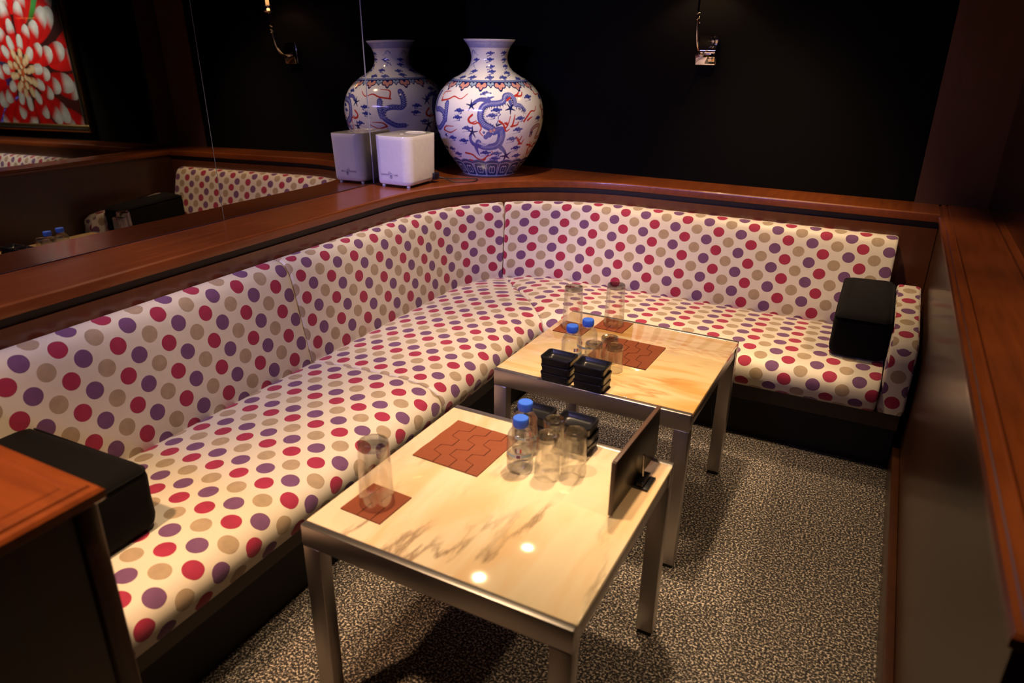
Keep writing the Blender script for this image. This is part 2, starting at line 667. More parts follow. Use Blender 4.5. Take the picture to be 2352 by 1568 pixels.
# path loft through the L-shaped corner.  profile points: (x on the left leg, y on the back leg, corner radius, z)
def lpath(prof, sections, closed=True, ends=(0.0, 0.0), u_sign=1.0, u0=0.0, vref=0, wob=0.0):
    """sections: list of ('L', y0|None, y1|None, n), ('A', f0, f1, n), ('B', x0|None, x1|None, n)"""
    st = []
    for s in sections:
        kind, a, b, n = s
        for k in range(n + 1):
            st.append((kind, a, b, k / n))
    P = []
    U = []
    UV = []
    has_l = any(q[0] == 'L' for q in sections)
    uu = 0.0
    prevm = None
    for (kind, a, b, t) in st:
        row = []
        for (px, py, R, z) in prof:
            if kind == 'L':
                y0 = a if a is not None else py - R
                y1 = b if b is not None else py - R
                row.append((px, y0 + (y1 - y0) * t, z))
            elif kind == 'A':
                f = PI - (a + (b - a) * t) * PI / 2
                row.append((px + R + R * math.cos(f), py - R + R * math.sin(f), z))
            else:
                x0 = a if a is not None else px + R
                x1 = b if b is not None else px + R
                row.append((x0 + (x1 - x0) * t, py, z))
        m = np.mean(np.array(row), axis=0)
        if prevm is not None:
            uu += float(np.linalg.norm((m - prevm)[:2]))
        prevm = m
        P.append(row)
        U.append(uu)
        uv_row = []
        for (px, py, R, z), q in zip(prof, row):
            if kind == 'L':
                uv_row.append(q[1])
            elif kind == 'B':
                uv_row.append(q[0])
            elif has_l:
                uv_row.append(py - R + R * (a + (b - a) * t) * PI / 2)
            else:
                uv_row.append(px + R - R * (1 - (a + (b - a) * t)) * PI / 2)
        UV.append(uv_row)
    return np.array(P), np.array(U), np.array(UV)


def loft_obj(name, prof, sections, mat, parent=None, puff=0.0, u_sign=1.0, u0=0.0, v0=0.0, sharp=40, u_start=None, flip=False):
    P, U, UV = lpath(prof, sections)
    # drop doubled stations
    keep = [0] + [i for i in range(1, len(P)) if U[i] - U[i - 1] > 1e-5]
    P, U, UV = P[keep], U[keep], UV[keep]
    ns, npf = P.shape[:2]
    if puff > 0:  # soft rounded ends
        cen = P.mean(axis=1, keepdims=True)
        extra_P, extra_U = [], []
        for i, j in ((0, 1), (ns - 1, ns - 2)):
            dirn = P[j] - P[i]
            dirn /= np.linalg.norm(dirn, axis=1, keepdims=True) + 1e-9
            rim = P[i].copy()
            shr = P[i] + (cen[i] - P[i]) / (np.linalg.norm(cen[i] - P[i], axis=1, keepdims=True) + 1e-9) * puff
            P[i] = shr
            ins1 = rim + dirn * puff
            ins2 = rim + (cen[i] - rim) / (np.linalg.norm(cen[i] - rim, axis=1, keepdims=True) + 1e-9) * puff * 0.3 + dirn * puff * 0.3
            extra_P.append((ins2, ins1))
        P = np.concatenate([P[:1], [extra_P[0][0], extra_P[0][1]], P[1:-1], [extra_P[1][1], extra_P[1][0]], P[-1:]], 0)
        U = np.concatenate([U[:1], [U[0] + puff * .3, U[0] + puff], U[1:-1], [U[-1] - puff, U[-1] - puff * .3], U[-1:]])
        UV = np.concatenate([UV[:1], UV[:1], UV[:1] + (UV[1:2] - UV[:1]) * 0.2, UV[1:-1], UV[-1:] + (UV[-2:-1] - UV[-1:]) * 0.2, UV[-1:], UV[-1:]], 0)
        ns += 4
    # profile length
    pm = P[ns // 2]
    V = np.concatenate([[0], np.cumsum(np.linalg.norm(np.diff(pm, axis=0), axis=1))])
    verts = P.reshape(-1, 3)
    uv = np.zeros((ns * npf, 2))
    uv[:, 0] = (UV * u_sign + u0).ravel()
    uv[:, 1] = np.tile(V + v0, ns)
    faces = []
    for i in range(ns - 1):
        for k in range(npf):
            k2 = (k + 1) % npf
            faces.append((i * npf + k, i * npf + k2, (i + 1) * npf + k2, (i + 1) * npf + k))
    faces.append(tuple(range(npf))[::-1])
    faces.append(tuple(range((ns - 1) * npf, ns * npf)))
    o = mesh_obj(name, verts, faces, mat, parent, uvs=uv, smooth=True, sharp=sharp)
    bm = bmesh.new()
    bm.from_mesh(o.data)
    bmesh.ops.recalc_face_normals(bm, faces=bm.faces[:])
    bm.to_mesh(o.data)
    bm.free()
    return o


# ------------------------------------------------------------------ the setting
struct(box('floor', -1.0, 7.0, -3.5, 3.6, -0.05, 0.0, MAT['carpet']), 'speckled beige and black loop carpet')
struct(box('ceiling', -1.0, 7.0, -3.5, 3.6, 2.42, 2.47, MAT['ceiling']), 'dark ceiling above the booth')
struct(box('wall_back', -0.2, 7.0, D, D + 0.1, 0.0, 2.42, MAT['black_wall']), 'matt black back wall above the wooden ledge')
struct(box('wall_left', -0.30, -0.10, -3.5, D, 0.0, 2.42, MAT['black_wall']), 'dark wall behind the smoked mirror')
struct(box('wall_right', 6.9, 7.0, -3.5, D, 0.0, 2.42, MAT['black_wall']), 'dark far wall of the neighbouring booth')
struct(box('wall_front', -0.1, 6.9, -3.5, -3.4, 0.0, 2.42, MAT['black_wall']), 'dark wall behind the camera')

# pilaster at the right end of the black wall
struct(box('trim_1', XCOL, 2.64, D - 0.012, D, ZL, 2.42, MAT['wood_col']), 'flat brown veneer pilaster at the right end of the black wall')

full = [('L', -0.6, None, 4), ('A', 0, 1, 20), ('B', None, XR + 0.004, 6)]
fullg = [('L', -0.6, None, 4), ('A', 0, 1, 20), ('B', None, XR + 0.006, 6)]
# continuous ledge
ledge = [(-0.09, D, 0.0, ZL), (LX - 0.006, BY + 0.006, RL, ZL), (LX - 0.001, BY + 0.001, RL, ZL - 0.004), (LX, BY, RL, ZL - 0.008),
         (LX, BY, RL, 0.764), (LX - 0.03, BY + 0.03, RL, 0.764), (-0.09, D, 0.0, 0.764)]
struct(loft_obj('trim_2', ledge, full, MAT['wood'], sharp=30), 'curved mahogany ledge running along the mirror and the black wall')
gap = [(-0.09, D, 0.0, 0.7638), (LX - 0.014, BY + 0.014, RL, 0.7638), (LX - 0.014, BY + 0.014, RL, 0.738), (-0.09, D, 0.0, 0.738)]
struct(loft_obj('trim_3', gap, fullg, MAT['groove'], sharp=30), 'dark shadow gap under the mahogany ledge')
pan = [(-0.09, D, 0.0, 0.7378), (LX - 0.007, BY + 0.007, RL, 0.7378), (LX - 0.007, BY + 0.007, RL, 0.0), (-0.09, D, 0.0, 0.0)]
struct(loft_obj('wall_lower', pan, fullg, MAT['wainscot'], sharp=30), 'dark wooden wainscot behind the sofa backs')

# right partition with moulded ledge
YP0 = 0.735
struct(box('wall_partition', XR + 0.008, 2.44, YP0 + 0.012, D, 0.0, 0.772, MAT['wood_panel']), 'low dark brown partition on the right of the booth')


def moulded_ledge(name, x0, x1, y0, y1, sides, mat, label):
    """flat board with a stepped moulding on the given sides (l, r, n, f)"""
    def rect(ins, z):
        return [(x0 + ins * ('l' in sides), y0 + ins * ('n' in sides), z), (x1 - ins * ('r' in sides), y0 + ins * ('n' in sides), z),
                (x1 - ins * ('r' in sides), y1 - ins * ('f' in sides), z), (x0 + ins * ('l' in sides), y1 - ins * ('f' in sides), z)]
    rings = [rect(0.012, ZL - 0.030), rect(0.004, ZL - 0.030), rect(0.0, ZL - 0.026), rect(0.0, ZL - 0.013), rect(0.004, ZL - 0.008), rect(0.012, ZL - 0.0055),
             rect(0.0145, ZL - 0.0015), rect(0.019, ZL), rect(0.030, ZL), rect(0.034, ZL - 0.003), rect(0.037, ZL - 0.003), rect(0.040, ZL)]
    o = ring_loft(name, rings, mat, sharp=25)
    struct(o, label)
    return o


moulded_ledge('trim_4', XR, 2.452, YP0, D - 0.001, 'ln', MAT['wood'], 'moulded mahogany ledge on top of the right partition')
struct(box('baseboard_right', XB, XR + 0.008, YP0 + 0.02, 2.60, 0.0, 0.10, MAT['wood_panel'], bevel=0.003), 'reddish wooden skirting along the right partition')
gl = box('window_1', XG, XG + 0.008, YP0 + 0.02, D - 0.013, ZL + 0.001, 2.42, MAT['pane'])
struct(gl, 'clear glass screen standing on the right partition')

# near partition in the foreground
struct(box('wall_near', -0.09, 1.106, 0.06, 0.437, 0.0, 0.772, MAT['wood_panel']), 'dark low partition in the left foreground')
moulded_ledge('trim_5', -0.09, 1.121, 0.04, 0.452, 'rfn', MAT['wood_x'], 'moulded orange-brown ledge in the left foreground')
struct(box('trim_6', 1.088, 1.112, 0.408, 0.443, 0.0, 0.7645, MAT['wood_panel'], bevel=0.004), 'dark corner post of the near partition')

# smoked mirror, three panels in one slightly leaning plane
def mir_x(y, z):
    return 0.019 * (y - 1.6) - 0.02 * (z - 0.856)


def mirror_panel(y0, y1, label, fwd=0.0):
    z0, z1 = ZL + 0.0006, 2.415
    e = 0.0030
    v = []
    for (ins, off) in ((0, -0.004), (e, 0.0)):
        for (y, z) in ((y0 + ins, z0 + ins), (y1 - ins, z0 + ins), (y1 - ins, z1 - ins), (y0 + ins, z1 - ins)):
            v.append((mir_x(y, z) + off + fwd, y, z))
    o = mesh_obj('mirror_panel', v, [(4, 5, 6, 7)], MAT['mirror'])
    fr = mesh_obj('edge', v, [(0, 1, 5, 4), (1, 2, 6, 5), (2, 3, 7, 6), (3, 0, 4, 7), (3, 2, 1, 0)], MAT['mirror_edge'], o)
    tag(o, label, 'mirror', 'smoked mirror panels on the left wall')
    return o


mirror_panel(-0.6, 1.6880, 'wide smoked mirror panel nearest the viewer, reflecting the flower picture', 0.006)
mirror_panel(1.6894, 2.5186, 'middle smoked mirror panel reflecting the wall sconce')
mirror_panel(2.5200, D - 0.004, 'smoked mirror panel in the corner behind the porcelain vase')

# ------------------------------------------------------------------ sofas
BACK = [(0.372, 2.972, 0.40, 0.30), (0.380, 2.962, 0.40, 0.348), (0.366, 2.983, 0.44, 0.43), (0.351, 3.005, 0.49, 0.515), (0.337, 3.026, 0.54, 0.59),
        (0.326, 3.040, 0.58, 0.638), (0.316, 3.051, 0.61, 0.666), (0.302, 3.064, 0.64, 0.686), (0.284, 3.082, 0.68, 0.697), (0.263, 3.102, 0.74, 0.700),
        (0.248, 3.116, 0.79, 0.694), (0.2415, 3.1235, 0.80, 0.680), (0.2415, 3.1235, 0.80, 0.30)]
SEAT = [(0.34, 3.00, 0.42, 0.320), (0.372, 2.968, 0.40, 0.342), (0.405, 2.935, 0.37, 0.354), (0.47, 2.868, 0.32, 0.362), (0.56, 2.775, 0.27, 0.369), (0.66, 2.67, 0.20, 0.374),
        (0.75, 2.575, 0.14, 0.3755), (0.82, 2.500, 0.10, 0.371), (0.870, 2.446, 0.07, 0.360), (0.902, 2.411, 0.05, 0.341), (0.915, 2.397, 0.04, 0.316),
        (0.913, 2.399, 0.04, 0.286), (0.900, 2.413, 0.04, 0.256), (0.876, 2.438, 0.04, 0.236), (0.34, 3.00, 0.42, 0.236)]
RAIL = [(0.60, 2.72, 0.04, 0.2355), (0.856, 2.458, 0.04, 0.2355), (0.860, 2.454, 0.04, 0.231), (0.860, 2.454, 0.04, 0.176), (0.856, 2.458, 0.04, 0.172), (0.60, 2.72, 0.04, 0.172)]
KICK = [(0.34, 3.00, 0.40, 0.172), (0.832, 2.512, 0.04, 0.172), (0.832, 2.512, 0.04, 0.0), (0.34, 3.00, 0.40, 0.0)]
YS = 1.655
XE = 2.125
XE2 = 2.146
G = 0.0015


def sofa(name, label, back_s, seat_s, rail_s, us, ub, uvv, group='dotted sofa modules'):
    t = thing(name, label, 'sofa', (0, 0, 0), 0, group)
    b = loft_obj('backrest', BACK, back_s, MAT['dots'], t, puff=0.010, u_sign=us, u0=ub[0], v0=uvv[0], sharp=70)
    s = loft_obj('seat', SEAT, seat_s, MAT['dots'], t, puff=0.010, u_sign=us, u0=ub[1], v0=uvv[1], sharp=70)
    loft_obj('base_rail', RAIL, rail_s, MAT['rail'], t, sharp=30)
    loft_obj('kick_plate', KICK, rail_s, MAT['kick'], t, sharp=30)
    return t


s1 = [('L', 0.455, YS - G, 26)]
sofa('sofa_module', 'polka-dot sofa bench along the mirror, near end in the left foreground', s1, s1, s1, 1.0, (0.0, 0.013), (0.0, 0.03))
fA = 0.497
s2 = [('L', YS + G, None, 18), ('A', 0, fA, 14)]
sofa('sofa_module', 'polka-dot sofa bench with curved end, between the seam and the corner under the vase', s2, s2, s2, 1.0, (0.021, 0.030), (0.02, 0.05))
s3b = [('A', 1 - fA, 1, 14), ('B', None, XE, 26)]
s3s = [('A', 1 - fA, 1, 14), ('B', None, XE2, 26)]
s3r = [('A', 1 - fA, 1, 14), ('B', None, 2.226, 20)]
so3 = sofa('sofa_module', 'polka-dot sofa bench along the black wall with a small armrest at its right end', s3b, s3s, s3r, -1.0, (0.05, 0.03), (0.01, 0.02))


def box_uv(o, s=1.0, off=(0, 0)):
    me = o.data
    lay = me.uv_layers.new(name='UVMap') if not me.uv_layers else me.uv_layers[0]
    for p in me.polygons:
        n = p.normal
        a = max(range(3), key=lambda i: abs(n[i]))
        for li in p.loop_indices:
            c = me.vertices[me.loops[li].vertex_index].co
            uv = ((c.y, c.z), (c.z, c.x), (c.y, c.x))[a]
            lay.data[li].uv = (uv[0] * s + off[0] + a * 0.013, uv[1] * s + off[1])


def armrest(x0, x1, y0, y1, parent):
    bm = bmesh.new()
    # side outline in (y, z): front face slightly raked, top rising to the back
    ol = [(y0 + 0.004, 0.2362), (y0, 0.28), (y0 + 0.003, 0.42), (y0 + 0.016, 0.466), (y0 + 0.050, 0.489), (y0 + 0.12, 0.500), (y1, 0.545), (y1, 0.2362)]
    a = [bm.verts.new((x0, y, z)) for y, z in ol]
    b = [bm.verts.new((x1, y, z)) for y, z in ol]
    bm.faces.new(a)
    bm.faces.new(b[::-1])
    for k in range(len(ol)):
        k2 = (k + 1) % len(ol)
        bm.faces.new((a[k], a[k2], b[k2], b[k]))
    bmesh.ops.recalc_face_normals(bm, faces=bm.faces[:])
    eds = [e for e in bm.edges if abs(e.verts[0].co.x - e.verts[1].co.x) < 1e-6]
    bmesh.ops.bevel(bm, geom=eds, offset=0.012, segments=3, profile=0.5, affect='EDGES')
    o = bm_obj('armrest', bm, MAT['dots'], parent, smooth=True, sharp=45)
    box_uv(o, 1.0, (0.012, -2.1503))
    return o


armrest(2.150, 2.234, 2.440, 2.965, so3)

# neighbouring booth behind the glass
nb = thing('sofa_module', 'polka-dot sofa beyond the glass screen, seen only in the mirror', 'sofa', (0, 0, 0), 0, None)
loft_obj('backrest', [(0, y, 0.0, z) for (x, y, R, z) in BACK], [('B', 2.70, 5.6, 30)], MAT['dots'], nb, puff=0.010, u_sign=-1, u0=0.02, sharp=70)
loft_obj('seat', [(0, y, 0.0, z) for (x, y, R, z) in SEAT], [('B', 2.70, 5.6, 30)], MAT['dots'], nb, puff=0.010, u_sign=-1, sharp=70)
loft_obj('base_rail', [(0, y, 0.0, z) for (x, y, R, z) in RAIL], [('B', 2.70, 5.6, 2)], MAT['rail'], nb)
loft_obj('kick_plate', [(0, y, 0.0, z) for (x, y, R, z) in KICK], [('B', 2.70, 5.6, 2)], MAT['kick'], nb)
struct(box('trim_7', 2.66, 5.6, 3.13, D - 0.001, 0.764, ZL, MAT['wood_x'], bevel=0.004), 'mahogany ledge in the neighbouring booth')
struct(box('wall_neighbour', 2.66, 5.6, 3.1245, D - 0.001, 0.0, 0.7638, MAT['wood_panel']), 'dark wainscot of the neighbouring booth')


# bolster cushions
def bolster(label, loc, rz, lx, ly, h, rise=0.0):
    n = 6
    t = thing('bolster_cushion', label, 'cushion', loc, rz, 'black velvet bolster cushions')
    rings = []
    for (ins, z) in ((0.030, 0.0), (0.012, 0.004), (0.003, 0.016), (0.0, 0.034), (0.001, h * 0.5), (0.0, h - 0.034), (0.003, h - 0.017), (0.012, h - 0.005), (0.032, h)):
        rings.append([(x, y, z * (1 + rise * (y / ly + 0.5)) + (0.004 * math.sin(x * 9) * (1 if z > h * 0.7 else 0))) for x, y in rrect(lx - 2 * ins, ly - 2 * ins, 0.026, n)])
    ring_loft('cover', rings, MAT['velvet'], t, sharp=80)
    pr = rrect(lx - 0.006, ly - 0.006, 0.024, n)
    tube('piping', [(x, y, (h - 0.014) * (1 + rise * (y / ly + 0.5))) for x, y in pr] + [(pr[0][0], pr[0][1], (h - 0.014) * (1 + rise * (pr[0][1] / ly + 0.5)))], 0.0022, MAT['velvet'], t, n=6)
    return t


bolster('black velvet bolster cushion leaning on the small armrest', (2.0555, 2.745, 0.3755), 0.0, 0.184, 0.43, 0.158, 0.17)
bolster('black velvet bolster cushion behind the near partition', (0.528, 0.672, 0.3755), 0.03, 0.43, 0.184, 0.160)


# ------------------------------------------------------------------ tables
def low_table(label, loc, rz, marble):
    W_, D_ = 0.5864, 0.5837
    t = thing('low_table', label, 'table', loc, rz, 'low marble tables')
    lw, ld = 0.042, 0.032
    # slab between the two steel end rails
    box('marble_top', 0.0, W_, 0.0175, D_ - 0.0175, H - 0.012, H, marble, t, bevel=0.0012, seg=1)
    for y0, y1 in ((0.0, 0.017), (D_ - 0.017, D_)):
        box('end_rail', 0.0, W_, y0, y1, H - 0.050, H, MAT['steel'], t, bevel=0.002)
    for x0, x1 in ((0.003, 0.022), (W_ - 0.022, W_ - 0.003)):
        box('side_rail', x0, x1, 0.0335, D_ - 0.0335, H - 0.048, H - 0.0125, MAT['steel'], t, bevel=0.0015)
    for sx in (0, 1):
        for sy in (0, 1):
            x0 = 0.0005 if sx == 0 else W_ - lw - 0.0005
            y0 = 0.0005 if sy == 0 else D_ - ld - 0.0005
            zt = H - 0.0505
            lg = box('leg', x0, x0 + lw, y0, y0 + ld, 0.012, zt, MAT['steel'], t, bevel=0.002)
            yb0, yb1 = (0.0175, 0.0325) if sy == 0 else (D_ - 0.0325, D_ - 0.0175)
            box('corner_block', x0, x0 + lw, yb0, yb1, zt + 0.0005, H - 0.0125, MAT['steel'], lg)
            box('foot_pad', x0 + 0.003, x0 + lw - 0.003, y0 + 0.003, y0 + ld - 0.003, 0.0, 0.0118, MAT['rubber'], lg)
    return t


A0 = (1.1295, 0.7985)
RA = -0.01206
B0 = (1.1133, 1.6263)
RB = -0.01623
low_table('low steel table with veined cream marble top, nearest the viewer', (A0[0], A0[1], 0), RA, MAT['marble_a'])
low_table('low steel table with honey-coloured marble top by the sofa corner', (B0[0], B0[1], 0), RB, MAT['marble_b'])


# leather coasters and mats: overlapping zigzag strips on a dark backing
def leather_mat(name, label, cat, group, w_, d_, loc, rz, nx, ny, skew=0.5):
    t = thing(name, label, cat, loc, rz, group)
    box('backing', -w_ / 2, w_ / 2, -d_ / 2, d_ / 2, 0.0, 0.0016, MAT['leather_dark'], t)
    cw, ch = w_ / nx, d_ / ny
    g = 0.0012
    # strips run along y; their borders step sideways at every row
    st = cw * 0.30

    def edge(i, side):
        pts = []
        for j in range(ny):
            off = (st if (j % 2 == 0) else -st) if 0 < i < nx else 0
            x = -w_ / 2 + i * cw + off + (g if side == 0 else -g) * (1 if 0 < i < nx else 0)
            pts.append((x, -d_ / 2 + j * ch + (0.12 * ch if j > 0 else 0)))
            pts.append((x, -d_ / 2 + (j + 1) * ch - (0.12 * ch if j < ny - 1 else 0)))
        return pts
    for i in range(nx):
        L_, R_ = edge(i, 0), edge(i + 1, 1)
        v = []
        m = len(L_)
        for z in (0.0012, 0.0030):
            v += [(x, y, z + (0.0006 * math.sin(y / d_ * PI * ny) if z > 0.002 else 0)) for x, y in L_]
            v += [(x, y, z + (0.0006 * math.sin(y / d_ * PI * ny + 1.5) if z > 0.002 else 0)) for x, y in R_]
        f = []
        for k in range(m - 1):
            f.append((2 * m + k, 3 * m + k, 3 * m + k + 1, 2 * m + k + 1))
            f.append((k, k + 1, 2 * m + k + 1, 2 * m + k)[::-1])
            f.append((m + k, m + k + 1, 3 * m + k + 1, 3 * m + k))
        f.append((0, m, 3 * m, 2 * m))
        f.append((m - 1, 2 * m - 1, 4 * m - 1, 3 * m - 1)[::-1])
        mesh_obj('strip', v, f, MAT['leather'], t)
    return t


leather_mat('coaster', 'rust leather coaster under the single glass on the near table', 'coaster', 'rust leather coasters', 0.102, 0.104, (1.220, 0.925, H), RA - 0.03, 3, 2)
leather_mat('coaster', 'rust leather coaster under the left glass on the far table', 'coaster', 'rust leather coasters', 0.102, 0.104, (1.194, 2.036, H), RB - 0.03, 3, 2)
leather_mat('coaster', 'rust leather coaster under the right glass on the far table', 'coaster', 'rust leather coasters', 0.102, 0.104, (1.304, 2.130, H), RB - 0.03, 3, 2)
leather_mat('placemat', 'rust leather placemat with zigzag weave on the near table', 'placemat', 'rust leather placemats', 0.176, 0.190, (1.270, 1.207, H), RA - 0.03, 4, 5)
leather_mat('placemat', 'rust leather placemat behind the short glasses on the far table', 'placemat', 'rust leather placemats', 0.190, 0.190, (1.418, 1.930, H), RB - 0.02, 5, 4)


# ------------------------------------------------------------------ glassware
def tumbler(label, loc, h, r_rim, r_base, group, flutes=0):
    """upside down: rim on the table, thick base on top"""
    t = thing('drinking_glass', label, 'glass', loc, random.random() * 3, group)
    wall = 0.0018
    outer = [(r_rim - 0.0008, 0.0), (r_rim, 0.0012), (r_rim * 0.985 + r_base * 0.015, h * 0.1), ((r_rim + r_base) / 2, h * 0.5), (r_base, h - 0.014)]
    inner = [(r - wall, z) for r, z in outer[::-1]]
    inner[-1] = (r_rim - wall + 0.0004, 0.0)
    lathe('bowl', outer + [(r_base - wall, h - 0.014)] + inner[1:] + [outer[0]], MAT['glass'], t, 40)
    b = [(0, h - 0.0155), (r_base * 0.55, h - 0.0150), (r_base * 0.92, h - 0.0138), (r_base, h - 0.0125), (r_base, h - 0.004), (r_base * 0.93, h - 0.0005), (r_base * 0.80, h), (r_base * 0.6, h - 0.0012), (0, h - 0.0020)]
    lathe('thick_base', b, MAT['glass_base'], t, 14, sharp=3)
    return t


HT = 0.146
tumbler('tall upturned highball glass on the coaster of the near table', (1.222, 0.925, H + 0.0037), HT, 0.036, 0.0315, 'tall upturned glasses')
tumbler('tall upturned highball glass on the left coaster of the far table', (1.190, 2.036, H + 0.0037), HT, 0.0345, 0.0305, 'tall upturned glasses')
tumbler('tall upturned highball glass on the right coaster of the far table', (1.304, 2.128, H + 0.0037), HT, 0.0345, 0.0305, 'tall upturned glasses')
HS = 0.106
for (x, y, lb) in ((1.487, 1.186, 'upturned clear glass nearest the viewer on the near table'),
                   (1.533, 1.229, 'upturned clear glass on the near table, rightmost and nearest the menu board'),
                   (1.473, 1.254, 'upturned clear glass on the near table, behind the other two')):
    tumbler(lb, (x, y, H), HS, 0.0285, 0.0255, 'upturned glasses on the near table')
for (x, y, lb) in ((1.366, 1.776, 'short upturned glass between the bottles and the other glasses on the far table'),
                   (1.391, 1.841, 'short upturned glass hindmost of the three beside the far placemat'),
                   (1.425, 1.786, 'short upturned glass rightmost of the three on the far table')):
    tumbler(lb, (x, y, H), 0.080, 0.0285, 0.0260, 'short glasses on the far table')


# ------------------------------------------------------------------ water bottles
def bottle(label, loc, rz):
    t = thing('water_bottle', label, 'bottle', loc, rz, 'small water bottles with blue caps')
    R = 0.0305
    prof = [(0.0, 0.003), (0.018, 0.002), (0.026, 0.0), (0.0295, 0.004), (R, 0.012), (R - 0.0012, 0.017), (R, 0.022), (R - 0.0012, 0.027), (R, 0.032),
            (R - 0.0014, 0.036), (R, 0.040), (R, 0.072), (R - 0.001, 0.075), (R, 0.079), (0.0285, 0.088), (0.0245, 0.096), (0.0185, 0.1025), (0.0150, 0.1065), (0.0140, 0.112), (0.0140, 0.120), (0.0130, 0.120)]
    lathe('body', prof, MAT['pet'], t, 40, sharp=60)
    wp = [(0.0, 0.0045), (0.017, 0.0036), (0.0253, 0.0018), (0.0285, 0.005)] + [(r - 0.0010, z) for r, z in prof[4:15]] + [(0.0230, 0.0955), (0.0, 0.0955)]
    lathe('water', wp, MAT['water'], t, 36, sharp=60)
    cp = [(0.0, 0.1085), (0.0162, 0.1085), (0.0168, 0.1100), (0.0165, 0.1128), (0.0172, 0.1132), (0.0172, 0.1265), (0.0160, 0.1285), (0.0, 0.1290)]
    c = lathe('cap', cp, MAT['cap'], t, 48, sharp=40)
    # knurl ridges of the cap, one joined part
    v, f = [], []
    for k in range(44):
        a = 2 * PI * k / 44
        da = 0.030
        for (r, aa, z) in ((0.0171, a - da, 0.1138), (0.0177, a, 0.1138), (0.0171, a + da, 0.1138), (0.0171, a - da, 0.1258), (0.0177, a, 0.1258), (0.0171, a + da, 0.1258)):
            v.append((r * math.cos(aa), r * math.sin(aa), z))
        b = k * 6
        f += [(b, b + 1, b + 4, b + 3), (b + 1, b + 2, b + 5, b + 4), (b + 3, b + 4, b + 5), (b, b + 2, b + 1)]
    kn = mesh_obj('cap_ridges', v, f, MAT['cap'], c)
    kn['kind'] = 'stuff'

    def patch(nm, a0, a1, z0, z1, mat, parent, r=R + 0.0004):
        vv, ff = [], []
        n = max(3, int(abs(a1 - a0) / 0.12))
        for k in range(n + 1):
            a = a0 + (a1 - a0) * k / n
            vv += [(r * math.cos(a), r * math.sin(a), z0), (r * math.cos(a), r * math.sin(a), z1)]
        for k in range(n):
            ff.append((2 * k, 2 * k + 2, 2 * k + 3, 2 * k + 1))
        return mesh_obj(nm, vv, ff, mat, parent, smooth=True)
    lb = patch('label', -1.05, 1.05, 0.0435, 0.0500, MAT['label_blue'], t)
    patch('emblem', -0.22, 0.22, 0.0415, 0.0525, MAT['label_white'], lb, R + 0.0007)
    patch('emblem_mark', -0.14, 0.14, 0.0430, 0.0500, MAT['label_dark'], lb, R + 0.0009)
    patch('flag_stripe', -0.22, -0.12, 0.0565, 0.0665, MAT['label_dark'], lb, R + 0.0005)
    patch('flag_stripe', -0.12, 0.10, 0.0565, 0.0665, MAT['label_white'], lb, R + 0.0005)
    patch('flag_stripe', 0.10, 0.22, 0.0565, 0.0665, MAT['label_red'], lb, R + 0.0005)
    return t


bottle('small water bottle with blue cap in front on the near table', (1.420, 1.187, H), -1.25)
bottle('small water bottle with blue cap, half hidden behind the other one on the near table', (1.396, 1.259, H), -0.9)
bottle('small water bottle with blue cap, left one on the far table behind the black dishes', (1.303, 1.757, H), -0.75)
bottle('small water bottle with blue cap, further back on the far table behind the short glasses', (1.325, 1.826, H), -1.9)


# ------------------------------------------------------------------ black dishes in stacks
def dish(label, loc, rz, group):
    t = thing('condiment_dish', label, 'dish', loc, rz, group)
    w_, d_, h = 0.092, 0.068, 0.0245
    seq = [(w_ - 0.012, d_ - 0.012, 0.0), (w_ - 0.006, d_ - 0.006, 0.001), (w_ - 0.004, d_ - 0.004, 0.003), (w_ - 0.003, d_ - 0.003, h - 0.010), (w_, d_, h - 0.006),
           (w_, d_, h - 0.001), (w_ - 0.001, d_ - 0.001, h), (w_ - 0.009, d_ - 0.009, h), (w_ - 0.011, d_ - 0.011, h - 0.002), (w_ - 0.016, d_ - 0.016, h - 0.013), (w_ - 0.026, d_ - 0.026, h - 0.016)]
    rings = [[(x, y, z) for x, y in rrect(a, b, 0.010, 5)] for a, b, z in seq]
    ring_loft('body', rings, MAT['black_plastic'], t, sharp=50)
    return t


lv = ('bottom', 'middle', 'top')
for (x, y, rz, which, tname) in ((1.308, 1.658, RB - 0.03, 'left stack', 'far'), (1.4105, 1.653, RB - 0.02, 'right stack', 'far'),
                                 (1.388, 1.333, RA - 0.03, 'left stack behind the bottles', 'near'), (1.4945, 1.333, RA - 0.03, 'right stack behind the glasses', 'near')):
    for k in range(3):
        dish('%s black dish of the %s on the %s table' % (lv[k], which, tname),
             (x + (0.0015 * (k % 2)), y - 0.001 * k, H + k * 0.0246), rz + 0.02 * (k - 1), 'black dishes on the %s table' % tname)

# ------------------------------------------------------------------ menu board on a stand
mt = thing('menu_stand', 'dark brown menu board on a small black foot, right edge of the near table', 'menu stand', (1.668, 1.262, H), -0.035)
box('board', -0.0042, 0.0042, -0.150, 0.122, 0.006, 0.128, MAT['menu'], mt, bevel=0.0012)
box('board_edge', -0.0048, 0.0048, -0.1545, -0.1503, 0.005, 0.129, MAT['menu_edge'], mt, bevel=0.001)
box('board_edge', -0.0048, 0.0048, -0.150, 0.122, 0.1282, 0.1302, MAT['menu_edge'], mt, bevel=0.0008)
box('foot', -0.009, 0.036, -0.030, 0.026, 0.0, 0.0058, MAT['black_plastic'], mt, bevel=0.0012)
fo = box('foot_block', 0.0075, 0.0245, -0.028, 0.024, 0.006, 0.016, MAT['black_plastic'], mt, bevel=0.002)
tube('pin', [(0.014, -0.004, 0.0162), (0.0135, -0.004, 0.070), (0.012, -0.004, 0.0725)], 0.0026, MAT['chrome'], mt)


